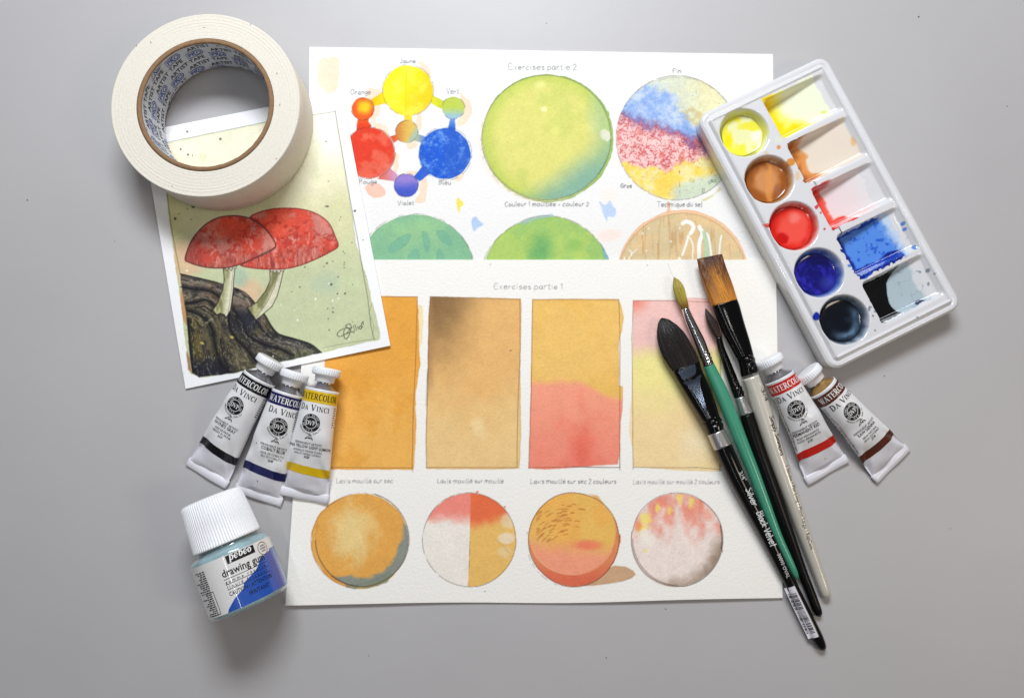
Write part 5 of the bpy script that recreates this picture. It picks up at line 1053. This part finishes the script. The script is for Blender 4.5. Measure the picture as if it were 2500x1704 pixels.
tube(Z6(780, 400), Z6(1597, 1308), 35.5, 56, .0008, .0000, 'brown', [('RAW SIENNA', .0020, .012), ('SIENA NATURAL', .0014, .0), ('SIENA NATURALE', .0014, .0), ('277F', .0015, .02)],
     'paint tube with brown bands labelled RAW SIENNA, just below the palette', seed=6, neckmat='silver_stain', side="ARTISTS' QUALITY CONFORMS TO ASTM D-5067")

# ------------------------------------------------------------------ jar of drawing gum, lying on its side
def Z7(a, b): return (a / 4.4 + 420, b / 4.4 + 1170)
RJ = .0226; jz = RJ + .0002
J0 = P(*Z7(415, 190), jz); J1 = P(*Z7(845, 1340), jz); jl = np.linalg.norm(J1 - J0); ja = unit(J1 - J0); jr = np.array([-ja[1], ja[0], 0])
jar = thing('glass_jar', 'small glass jar of drawing gum with ribbed white cap, lying on its side', 'jar', (J0[0], J0[1], 0))
def jrev(prof, n=96, rib=None):
    a = np.arange(n) / n * 2 * math.pi; V = []
    for j, (s_, r_) in enumerate(prof):
        r2 = np.full(n, r_) if rib is None else r_ + rib(j, a); V.append(J0 + ja * s_ + jr * (r2 * np.cos(a))[:, None] + ZUP * (r2 * np.sin(a))[:, None])
    return np.concatenate(V), grid_faces(len(prof), n, True)[:, ::-1]
k_ = jl / .0705
ribf = lambda j, a: (.00055 * np.clip(np.cos(a * 76) * 1.4, -1, 1) if j in (3, 4, 5) else 0 * a)
V, Fc = jrev([(0, .0001), (0, .0148), (.0004 * k_, .0162), (.0018 * k_, .0168), (.015 * k_, .0178), (.0278 * k_, .0186), (.0290 * k_, .0192), (.0298 * k_, .0191), (.0298 * k_, .0172)], 608, ribf); mesh_obj('cap', V, Fc, M['cap'], jar)
V, Fc = jrev([(.0290 * k_, .0174), (.0315 * k_, .0173), (.0322 * k_, .0178), (.0328 * k_, .0185)]); mesh_obj('jar_neck', V, Fc, M['glass_dark'], jar)
V, Fc = jrev([(.0322 * k_, .0178), (.0334 * k_, .0206), (.0346 * k_, .0220), (.0360 * k_, .02255), (.066 * k_, .02255), (.0683 * k_, .0224), (.0698 * k_, .0212), (.0705 * k_, .0190), (.0705 * k_, .016), (.0695 * k_, .012), (.0695 * k_, .0001)]); mesh_obj('jar_body', V, Fc, M['glass'], jar)
def js(s, w_, off):
    th = math.pi / 2 - (np.asarray(w_) * .95 + .0068) / RJ; r = RJ + off; return J0 + ja * np.asarray(s)[..., None] + jr * (r * np.cos(th))[..., None] + ZUP * (r * np.sin(th))[..., None]
def jpatch(name, pts_fn, ns, nw, off, mat):
    S, Wd = pts_fn(ns, nw); return mesh_obj(name, js(S, Wd, off).reshape(-1, 3), grid_faces(ns, nw)[:, ::-1], M[mat], jar)
jar_lab = jpatch('label', lambda n, m: np.meshgrid(np.linspace(.0362 * k_, .0678 * k_, n), np.linspace(-.040, .036, m), indexing='ij'), 4, 80, .00012, 'jar_label')
wv = lambda s: np.interp(s / k_, [.0440, .0460, .0493, .0510, .0528, .0552, .0583, .0610, .0659, .0680], [.0262, .0170, .0136, .0120, .0080, .0029, .0014, -.0041, -.0100, -.0112])
def bl(n, m):
    s = np.linspace(.0430 * k_, .0677 * k_, n); lo = wv(s); t = np.linspace(0, 1, m); return np.repeat(s[:, None], m, 1), lo[:, None] + (np.maximum(.0350 - lo, .0)[:, None]) * t
jpatch('blue_print', bl, 50, 30, .00018, 'jar_blue').parent = jar_lab
ji = Acc(); jw = Acc(); jb = Acc()
def jlay(acc, v, f, tx, s_, off=.00030): acc.add(js(s_ - v[:, 1], v[:, 0] + tx, off), f)
bx0, bx1, bs0, bs1 = -.0018, .0150, .0345 * k_ + .0015, .0415 * k_
g1, g2 = np.meshgrid(np.linspace(bs0 + .0006, bs1, 3), np.linspace(bx0, bx1, 14), indexing='ij'); jb.add(js(g1, g2, .00022).reshape(-1, 3), [tuple(q) for q in grid_faces(3, 14)])
v, f, w_ = pen_text('pébéo', LOGO, gap=.6, slant=.2); kk = .0136 / w_; jlay(jw, v * [kk, kk * 1.0], f, bx0 + .0014, bs1 - .0016, .00034)
v, f, w_ = sans('drawing gum', .0042, .014); kk = .0262 / w_; jlay(ji, v * [kk, 1], f, -.0068, .0478 * k_)
for s_ in (.0493, .0523, .0553): v, f = strokes_geo([np.array([(-.0066, 0), (.0200, 0)])], .00022); v2 = np.repeat(v, 1, 0); pts_ = np.array([(x, 0) for x in np.linspace(-.0066, .0200, 20)]); v, f = ribbon(pts_, np.full(20, .00025)); jlay(ji, v, f, 0, s_ * k_)
for txt, s_ in (('g o m m e   r é s e r v e', .0518), ('l i q u i d   f r i s q u e t', .0548)): v, f, w_ = sans(txt, .0017); jlay(ji, v * [.0245 / w_, 1], f, -.0064, s_ * k_)
v, f, w_ = sans('CAUTION / ATTENTION', .0024, .004); jlay(ji, v * [.0262 / w_, 1], f, -.0066, .0592 * k_)
v, f, w_ = sans('IRRITANT', .0024, .004); jlay(ji, v * [.0125 / w_, 1], f, .0036, .0634 * k_)
a = np.linspace(0, 2 * math.pi, 33); v, f = ribbon(np.stack([.0036 * np.cos(a), .0036 * np.sin(a)], -1), np.full(33, .0003)); jlay(ji, v, f, .0208, .0412 * k_)
for r_ in range(3): v, f, w_ = sans(('SANS', 'ODEUR', 'NON')[r_], .0010, .01); jlay(ji, v, f, .0208 - w_ / 2, (.0400 + r_ * .0016) * k_)
rs = np.random.RandomState(9)
for r_ in range(22):                                   # small print of the back label
    s_ = .0400 + r_ * .00125; nw_ = rs.randint(2, 5); x = -.0168 if r_ < 9 else -.0172
    for q in range(nw_): L_ = rs.uniform(.0012, .0032); v, f = strokes_geo([np.array([(x - L_, 0), (x, 0)])], .00055); jlay(ji, v, f, 0, s_ * k_ + .0003); x -= L_ + .0006
for (x0, x1, y0, y1) in [(-.0155, -.0155, .053, .0665), (-.0155, -.028, .053, .053), (-.0155, -.028, .0665, .0665)]:
    v, f = strokes_geo([np.array([(x0, -y0 * k_), (x1, -y1 * k_)])], .0003); 
    n_ = 12; pts_ = np.stack([np.linspace(x0, x1, n_), np.linspace(-y0, -y1, n_) * k_], -1); v, f = ribbon(pts_, np.full(n_, .0003)); jlay(ji, v, f, 0, 0.0)
lp_ = jb.obj('logo_panel', M['ink'], jar); jw.obj('logo_lettering', M['ink_white'], lp_); ji.obj('lettering', M['ink'], jar_lab)

# ------------------------------------------------------------------ brushes
class Loft:
    """cross sections from photo places of the two outlines, each at its height"""
    def __init__(s, st, per=6):
        st = np.array(st, float); Q = []
        for i in range(st.shape[1]): Q.append(np.interp(np.arange(0, (len(st) - 1) * per + 1) / per, np.arange(len(st)), st[:, i]) if len(st) < 3 else smooth_line(st[:, i:i + 1] if False else np.c_[st[:, i], np.zeros(len(st))], per)[:, 0])
        Q = np.array(Q).T; s.L = P(Q[:, 0], Q[:, 1], Q[:, 5]); s.R = P(Q[:, 2], Q[:, 3], Q[:, 5]); s.h = np.maximum(Q[:, 4], .00005); s.z = Q[:, 5]
        s.c = (s.L + s.R) / 2; d = s.R - s.L; s.a = np.linalg.norm(d, axis=1) / 2; s.r = d / (np.linalg.norm(d, axis=1)[:, None] + 1e-9)
        for i in range(len(s.a)):
            if s.a[i] < .0004: s.r[i] = s.r[min(i + per, len(s.a) - 1)] if i < len(s.a) / 2 else s.r[max(i - per, 0)]
    def mesh(s, n=32, p=1.0, rough=None, caps=(0, 0)):
        a = np.arange(n) / n * 2 * math.pi; c, sn = np.cos(a), np.sin(a); x = np.sign(c) * np.abs(c) ** p; y = np.sign(sn) * np.abs(sn) ** p
        V = s.c[:, None, :] + s.r[:, None, :] * (s.a[:, None] * x)[..., None] + ZUP * (s.h[:, None] * y)[..., None]
        if rough is not None: V[..., 2] += rough(V, x)
        Fc = [tuple(q) for q in grid_faces(len(s.a), n, True)]; k = len(s.a); Fc.append(tuple(range(n))[::-1]); Fc.append(tuple(range((k - 1) * n, k * n)))
        return V.reshape(-1, 3), Fc
    def top(s, xy, off=.0001):
        xy = np.asarray(xy, float)[:, :2]; out = np.zeros((len(xy), 3)); C = s.c[:, :2]
        d = C[1:] - C[:-1]; L = (d ** 2).sum(1) + 1e-15
        for i, q in enumerate(xy):
            t = np.clip(((q - C[:-1]) * d).sum(1) / L, 0, 1); e = ((C[:-1] + d * t[:, None] - q) ** 2).sum(1); j = e.argmin(); t = t[j]
            a = s.a[j] * (1 - t) + s.a[j + 1] * t; h = s.h[j] * (1 - t) + s.h[j + 1] * t; z = s.z[j] * (1 - t) + s.z[j + 1] * t; w_ = math.sqrt(e[j])
            out[i] = (q[0], q[1], z + h * math.sqrt(max(0.02, 1 - (w_ / a) ** 2)) + off)
        return out
def part(name, st, mat, root, n=32, p=1.0, per=6, rough=None, col=None, label=None, smooth=True):
    l = Loft(st, per); V, Fc = l.mesh(n, p, rough); c = col(V) if col else None; l.ob = mesh_obj(name, V, Fc, M[mat], root, smooth, c, label); return l
def hairs(root, l, N, fn, i0=0, wd=.00014, seed=0, jut=.0006, reach=(.8, 1.0)):
    """fine hairs lying over the tuft, from the ferrule towards the tip"""
    rs = np.random.RandomState(seed); Vs = []; Fs = []; Cs = []; n = 0; k = len(l.a)
    for q in range(N):
        x0 = rs.uniform(-.98, .98); end = k - 1 - int((k - 1) * min(1.0, rs.uniform(*reach))); idx = np.linspace(k - 1, max(end, 0), 9); x = x0 + np.cumsum(rs.normal(0, .012, 9)); x = np.clip(x, -1, 1)
        c = np.stack([np.interp(idx, np.arange(k), l.c[:, j]) for j in range(3)], -1); r = np.stack([np.interp(idx, np.arange(k), l.r[:, j]) for j in range(3)], -1)
        a = np.interp(idx, np.arange(k), l.a); h = np.interp(idx, np.arange(k), l.h)
        p = c + r * (a * x)[:, None]; p[:, 2] += h * np.sqrt(np.clip(1 - x ** 2, 0, 1)) * rs.uniform(.97, 1.03) + rs.uniform(0, .00018)
        p += r * np.linspace(0, rs.normal(0, jut * .3), 9)[:, None]
        w_ = wd * np.linspace(1, .25, 9); col = fn(np.linspace(0, 1, 9), rs)
        V = np.stack([p - r * w_[:, None], p + ZUP * w_[:, None] * .9, p + r * w_[:, None]], 1).reshape(-1, 3)
        Vs.append(V); Cs.append(np.repeat(col, 3, 0))
        for i in range(8):
            b = n + i * 3; Fs += [(b, b + 1, b + 4, b + 3), (b + 1, b + 2, b + 5, b + 4)]
        n += len(V)
    o = mesh_obj('hair', np.concatenate(Vs), np.array(Fs), M['hair'], l.ob, True, np.concatenate(Cs)); o['kind'] = 'stuff'
def text_on(root, l, name, mat, lines, off=.00012):
    """lines: (text, start px, end px, height m, kind); lettering follows the top of the handle"""
    acc = Acc()
    for (txt, a, b, size, kind) in lines:
        A = P(*a, .011); B = P(*b, .011); d = (B - A) * [1, 1, 0]; L = np.linalg.norm(d); d /= L; up = np.array([-d[1], d[0], 0])
        if kind == 'hand':
            ls, w_ = hw_text(txt, .1, 3, .22, .35); v, f = strokes_geo([np.array(q) for q in ls], 1.25); v = v * [L / w_, size / 8.6]
        elif kind == 'pen': v, f, w_ = sans(txt, 1, .0); v = v * [L / w_, size]
        else: v, f, w_ = sans(txt, 1, .0); v = v * [L / w_, size]
        v, f = fine(v, f, .0007)
        q = A + d * v[:, :1] + up * v[:, 1:]; acc.add(l.top(q, off), f)
    acc.obj(name, M[mat], l.ob)
def end_round(pts, wpx, h, z, back):
    return pts
def ctr(S, base=None):
    """cross sections from places of the centre line (photo), half width in photo pixels and the height of the underside"""
    S = np.array(S, float); d = np.gradient(S[:, :2], axis=0); d /= np.linalg.norm(d, axis=1)[:, None]; n = np.stack([d[:, 1], -d[:, 0]], -1); out = []
    for (cx, cy, hw, b), nn in zip(S, n):
        h = hw * .000250; out.append((cx - nn[0] * hw, cy - nn[1] * hw, cx + nn[0] * hw, cy + nn[1] * hw, h, b + h))
    return out
# oval mop brush, black
E8 = lambda a, b: (a / 3.168 + 1560, b / 3.168 + 600)
E9 = lambda a, b: (a / 3.047 + 1700, b / 3.047 + 1080)
def st(l, r, h, z): return (l[0], l[1], r[0], r[1], h, z)
SB = .0022
def rhair(seed, amp): return lambda V, x: amp * (vn(np.broadcast_to(x[None, :] * 40, V.shape[:2]), V[..., 1] * 600, 2.5, seed) - .5)
b1 = thing('paintbrush', 'black paintbrush with wide oval mop head and a barcode sticker on its handle', 'paintbrush', tuple(P(1741, 1042, 0) * [1, 1, 0]))
l = part('bristles', [st(E8(172,559), E8(182,558), .0003, SB+.0036), st(E8(148,600), E8(232,572), .0020, SB+.0040), st(E8(139,680), E8(310,628), .0034, SB+.0046), st(E8(148,760), E8(368,700), .0040, SB+.0050), st(E8(176,840), E8(418,785), .0042, SB+.0053), st(E8(214,905), E8(447,840), .0042, SB+.0055), st(E8(262,975), E8(466,900), .0040, SB+.0056)], 'hair', b1, 64, rough=rhair(1, .0007),
         col=lambda V: np.tile(C8(20, 15, 16), (len(V), 1)))
hairs(b1, l, 420, lambda t, rs: np.tile(C8(16, 12, 12) if rs.rand() < .75 else C8(*(np.array([74, 54, 48]) * rs.uniform(.4, 1.0))), (9, 1)), wd=.00012, seed=1)
part('ferrule', [st(E8(258,968), E8(468,893), .0042, SB+.0056), st(E8(272,1000), E8(474,925), .0043, SB+.0056), st(E8(305,1060), E8(497,985), .0042, SB+.0057), st(E8(365,1160), E8(545,1095), .0043, SB+.0059), st(E8(430,1270), E8(592,1225), .0047, SB+.0061), st(E8(488,1368), E8(622,1325), .0052, SB+.0062)], 'black_ferrule', b1, 48, .8)
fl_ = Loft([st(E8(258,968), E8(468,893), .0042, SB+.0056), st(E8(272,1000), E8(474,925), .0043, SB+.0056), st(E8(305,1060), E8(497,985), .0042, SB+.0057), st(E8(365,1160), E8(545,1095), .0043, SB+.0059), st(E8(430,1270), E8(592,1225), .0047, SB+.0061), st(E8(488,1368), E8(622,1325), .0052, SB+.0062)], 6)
for lf, rt_ in (([(295,975),(310,1000),(330,1030),(345,1040)], [(425,912),(437,950),(432,985),(420,1005)]), ([(336,1062),(375,1090),(430,1160),(480,1240),(512,1310),(528,1342)], [(480,996),(468,1040),(475,1110),(500,1210),(520,1300),(532,1338)])):  # added lighter plates imitating the reflection in the ferrule's flat faces
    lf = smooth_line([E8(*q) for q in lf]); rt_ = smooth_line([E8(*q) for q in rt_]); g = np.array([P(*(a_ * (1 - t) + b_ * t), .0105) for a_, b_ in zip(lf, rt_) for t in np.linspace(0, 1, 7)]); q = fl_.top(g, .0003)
    q[:, 2] = q[:, 2].reshape(-1, 7).mean(1).repeat(7) + .0002; mesh_obj('ferrule_reflection', q, [tuple(t)[::-1] for t in grid_faces(len(lf), 7)], M['reflection'], b1)
part('ferrule_ring', [st(E8(488,1368), E8(622,1325), .0052, SB+.0062), st(E8(494,1384), E8(634,1335), .0056, SB+.0062), st(E8(503,1398), E8(640,1350), .0054, SB+.0062), st(E8(508,1408), E8(636,1362), .0049, SB+.0062), st(E8(514,1420), E8(648,1372), .0054, SB+.0062), st(E8(521,1440), E8(652,1392), .0052, SB+.0062), st(E8(530,1462), E8(655,1412), .0051, SB+.0062)], 'black_ferrule', b1, 48, per=4)
part('silver_band', [st(E8(532,1466), E8(658,1408), .0053, SB+.0062), st(E8(554,1520), E8(688,1465), .0054, SB+.0062), st(E8(582,1582), E8(718,1522), .0055, SB+.0062)], 'brushed', b1, 48)
h1 = part('handle', ctr([(1764,1088,21.5,.0030),(1775,1113,22,.0028),(1801,1170,20.5,.0026),(1835,1236,18.8,.0024),(1868.5,1301,17,.0022),(1906,1377,15,.0020),(1933,1430,14.5,.0008),(1959,1483,14.6,.0002),(1988,1541,14.2,.0002),(2000,1565,13,.0002),(2008,1580,9.5,.0002),(2012,1587,3,.0004)]), 'black_gloss', b1, 32)
text_on(b1, h1, 'lettering', 'ink_silver', [('3/4"', (1800, 1152), (1813, 1176), .0030, 'sans'), ('Silver', (1817.5, 1192), (1836, 1236), .0044, 'hand'), ('Black Velvet', (1845, 1250), (1884, 1336), .0044, 'hand'), ('3009S OVAL', (1898, 1353), (1925, 1414), .0023, 'sans')])
# barcode sticker on the handle
def sticker(root, l, a, b, wd):
    A = P(*a, .008); B = P(*b, .008); d = (B - A) * [1, 1, 0]; L = np.linalg.norm(d); d /= L; up = np.array([-d[1], d[0], 0])
    n1, n2 = 30, 9; g = np.array([A + d * L * i / (n1 - 1) + up * wd * (j / (n2 - 1) - .5) for i in range(n1) for j in range(n2)]); q = l.top(g, .00012)
    stk = mesh_obj('barcode_sticker', q, [tuple(t)[::-1] for t in grid_faces(n1, n2)], M['sticker'], root); acc = Acc(); rs = np.random.RandomState(2); x = .0040
    while x < L - .0030:
        w_ = rs.choice([.0002, .0003, .0005]); g = np.array([A + d * xx + up * wd * (j / 6 - .5) * .80 + up * wd * -.04 for xx in (x, x + w_) for j in range(7)]); acc.add(l.top(g, .0002), [tuple(t)[::-1] for t in grid_faces(2, 7)]); x += w_ + rs.choice([.0002, .0003, .0005])
    acc.obj('barcode', M['ink'], stk)
sticker(b1, h1, (1929, 1434), (1990, 1559), .0056)
# flat wash brush, pale handle
b2 = thing('paintbrush', 'flat paintbrush with golden brown bristles, black ferrule and pale pearl handle', 'paintbrush', tuple(P(1831, 915, 0) * [1, 1, 0]))
def gcol(V):
    u, v = PX(V); t = ss(640, 760, v + (u - 1702) * .22); c = mix(C8(70, 38, 24), C8(196, 128, 44), t); return mix(c, C8(164, 100, 36), ss(.4, .7, vn(u * 9 + v * 2.6, v * .1, 9, 7)) * .5)
l = part('bristles', [st(E8(449,104), E8(640,66), .0012, SB+.0062), st(E8(455,130), E8(648,92), .0022, SB+.0062), st(E8(470,210), E8(672,170), .0030, SB+.0064), st(E8(505,310), E8(708,270), .0036, SB+.0066), st(E8(535,390), E8(735,350), .0040, SB+.0068), st(E8(566,472), E8(756,420), .0042, SB+.0070)], 'hair', b2, 64, .6, rough=rhair(2, .0006), col=gcol)
def ghair(t, rs):
    k = rs.uniform(.7, 1.25); t2 = np.clip(t + rs.normal(0, .05), 0, 1); return np.clip(mix(C8(206, 138, 50) * k, C8(60, 30, 20) * k, ss(.40, .95, t2)), 0, 1)
hairs(b2, l, 420, ghair, wd=.00013, seed=2, reach=(.93, 1.0))
part('ferrule', [st(E8(564,470), E8(758,418), .0044, SB+.0070), st(E8(585,520), E8(775,465), .0046, SB+.0070), st(E8(640,650), E8(812,600), .0046, SB+.0070), st(E8(705,780), E8(855,745), .0050, SB+.0072), st(E8(755,880), E8(882,855), .0054, SB+.0074)], 'black_ferrule', b2, 48, .75)
part('ferrule_ring', [st(E8(755,880), E8(882,855), .0054, SB+.0074), st(E8(764,893), E8(893,868), .0058, SB+.0074), st(E8(770,910), E8(898,885), .0054, SB+.0074), st(E8(774,925), E8(898,898), .0050, SB+.0074), st(E8(780,945), E8(908,918), .0055, SB+.0074), st(E8(786,985), E8(912,948), .0053, SB+.0074), st(E8(793,1015), E8(918,975), .0053, SB+.0074)], 'black_ferrule', b2, 48, per=4)
h2 = part('handle', ctr([(1832,920,20.5,.0052),(1847,960,21.5,.0044),(1875,1047,21.5,.0036),(1893,1103,20.6,.0030),(1915,1165,19.5,.0026),(1937,1226,18.2,.0022),(1963,1301,16.4,.0012),(1995,1390,14,.0003),(2013,1440,12.8,.0002),(2018,1455,10,.0002),(2020.5,1462,3,.0004)]), 'pearl', b2, 32)
text_on(b2, h2, 'lettering', 'ink', [('3/4', (1852, 950), (1864, 980), .0026, 'sans'), ('Simply Simmons', (1873, 1015), (1903, 1112), .0030, 'hand'), ('1 Stroke • Plat Long • Plano Largo • RapCom', (1915, 1135), (1983, 1343), .0022, 'sans')])
# small round brush, black
b3 = thing('paintbrush', 'slim black paintbrush with pointed black bristles, between the green and the pale handles', 'paintbrush', tuple(P(1805, 970, 0) * [1, 1, 0]))
l = part('bristles', [st(E8(512,486), E8(518,485), .0002, SB+.0030), st(E8(512,530), E8(545,520), .0010, SB+.0034), st(E8(524,590), E8(585,570), .0020, SB+.0036), st(E8(545,640), E8(612,620), .0023, SB+.0038), st(E8(573,690), E8(626,672), .0020, SB+.0040), st(E8(594,712), E8(636,700), .0017, SB+.0041)], 'hair', b3, 40, rough=rhair(3, .0003), col=lambda V: np.tile(C8(20, 15, 15), (len(V), 1)))
hairs(b3, l, 90, lambda t, rs: np.tile(C8(28, 21, 20) if rs.rand() < .6 else C8(84, 60, 54), (9, 1)), wd=.00010, seed=3)
part('ferrule', [st(E8(592,712), E8(638,700), .0018, SB+.0041), st(E8(610,800), E8(660,782), .0022, SB+.0042), st(E8(645,910), E8(705,890), .0026, SB+.0044), st(E8(680,1020), E8(750,1000), .0030, SB+.0047), st(E8(708,1105), E8(782,1082), .0033, SB+.0049)], 'black_ferrule', b3, 40)
part('ferrule_ring', [st(E8(708,1105), E8(782,1082), .0033, SB+.0049), st(E8(714,1122), E8(795,1092), .0038, SB+.0049), st(E8(722,1138), E8(798,1112), .0034, SB+.0049), st(E8(728,1155), E8(808,1128), .0038, SB+.0049), st(E8(738,1182), E8(814,1160), .0036, SB+.0049)], 'black_ferrule', b3, 40, per=4)
part('silver_band', [st(E8(737,1182), E8(816,1158), .0038, SB+.0049), st(E8(757,1248), E8(848,1220), .0042, SB+.0051), st(E8(780,1318), E8(880,1283), .0045, SB+.0052)], 'brushed', b3, 40)
part('handle', ctr([(1822,1011,16.4,.0030),(1834,1047,17.2,.0028),(1851,1100,17.2,.0026),(1869,1150,16.8,.0024),(1896.5,1226,15.8,.0022),(1924,1301,14,.0016),(1954,1384,12.2,.0004),(1976,1440,11.4,.0002),(1993,1484,11,.0002),(1999,1498,8.5,.0002),(2001.5,1504,3,.0004)]), 'black_satin', b3, 32)
# green handled round brush
b4 = thing('paintbrush', 'round paintbrush with olive gold pointed bristles, silver ferrule and green handle', 'paintbrush', tuple(P(1729, 890, 0) * [1, 1, 0]))
l = part('bristles', [st(E8(268,245), E8(274,244), .0002, SB+.0040), st(E8(263,290), E8(312,272), .0014, SB+.0043), st(E8(266,345), E8(345,320), .0024, SB+.0046), st(E8(290,410), E8(362,385), .0026, SB+.0048), st(E8(312,460), E8(376,438), .0024, SB+.0050), st(E8(331,493), E8(383,476), .0021, SB+.0050)], 'hair', b4, 40, rough=rhair(4, .0004), col=lambda V: np.tile(C8(150, 128, 44), (len(V), 1)))
hairs(b4, l, 160, lambda t, rs: np.clip(mix(C8(120, 84, 30), C8(176, 160, 62), ss(0, .5, t)) * rs.uniform(.65, 1.2), 0, 1), wd=.00010, seed=4)
m = Acc(); q = P(np.array([1630, 1633, 1637, 1641, 1645]), np.array([644, 652, 662, 670, 678]), SB + .0045); v_ = np.concatenate([[p + [-.00006, 0, 0], p + [.00006, 0, 0], p + [0, 0, .0001]] for p in q]); m.add(v_, [(i * 3 + a, i * 3 + (a + 1) % 3, i * 3 + 3 + (a + 1) % 3, i * 3 + 3 + a) for i in range(4) for a in range(3)]); m.obj('stray_hair', M['ink_grey'], b4)
part('ferrule', [st(E8(330,495), E8(384,476), .0022, SB+.0050), st(E8(350,560), E8(412,538), .0026, SB+.0051), st(E8(390,660), E8(460,635), .0031, SB+.0053), st(E8(430,760), E8(508,730), .0035, SB+.0056), st(E8(466,852), E8(542,822), .0038, SB+.0058)], 'chrome', b4, 48)
part('ferrule_ring', [st(E8(466,852), E8(542,822), .0038, SB+.0058), st(E8(470,866), E8(552,836), .0042, SB+.0058), st(E8(478,878), E8(552,852), .0037, SB+.0058), st(E8(484,892), E8(562,862), .0041, SB+.0058), st(E8(490,904), E8(562,880), .0037, SB+.0058), st(E8(494,918), E8(570,890), .0041, SB+.0058), st(E8(500,938), E8(574,908), .0040, SB+.0058)], 'chrome', b4, 48, per=4)
part('handle', ctr([(1729.5,890.5,13.4,.0046),(1743,920,15,.0046),(1757,950,16.3,.0044),(1777,998,17,.0042),(1797,1047,16.8,.0040),(1819,1103,16,.0038),(1838,1150,15,.0036),(1867,1226,13.2,.0034),(1897,1305,11.3,.0030),(1927,1370,9.6,.0028),(1939,1396,8.2,.0028),(1945,1409,5.5,.0029),(1946.5,1412.5,2,.0032)]), 'green_gloss', b4, 40)
for b_ in (b1, b2, b3, b4): b_['group'] = 'paintbrushes laid side by side'
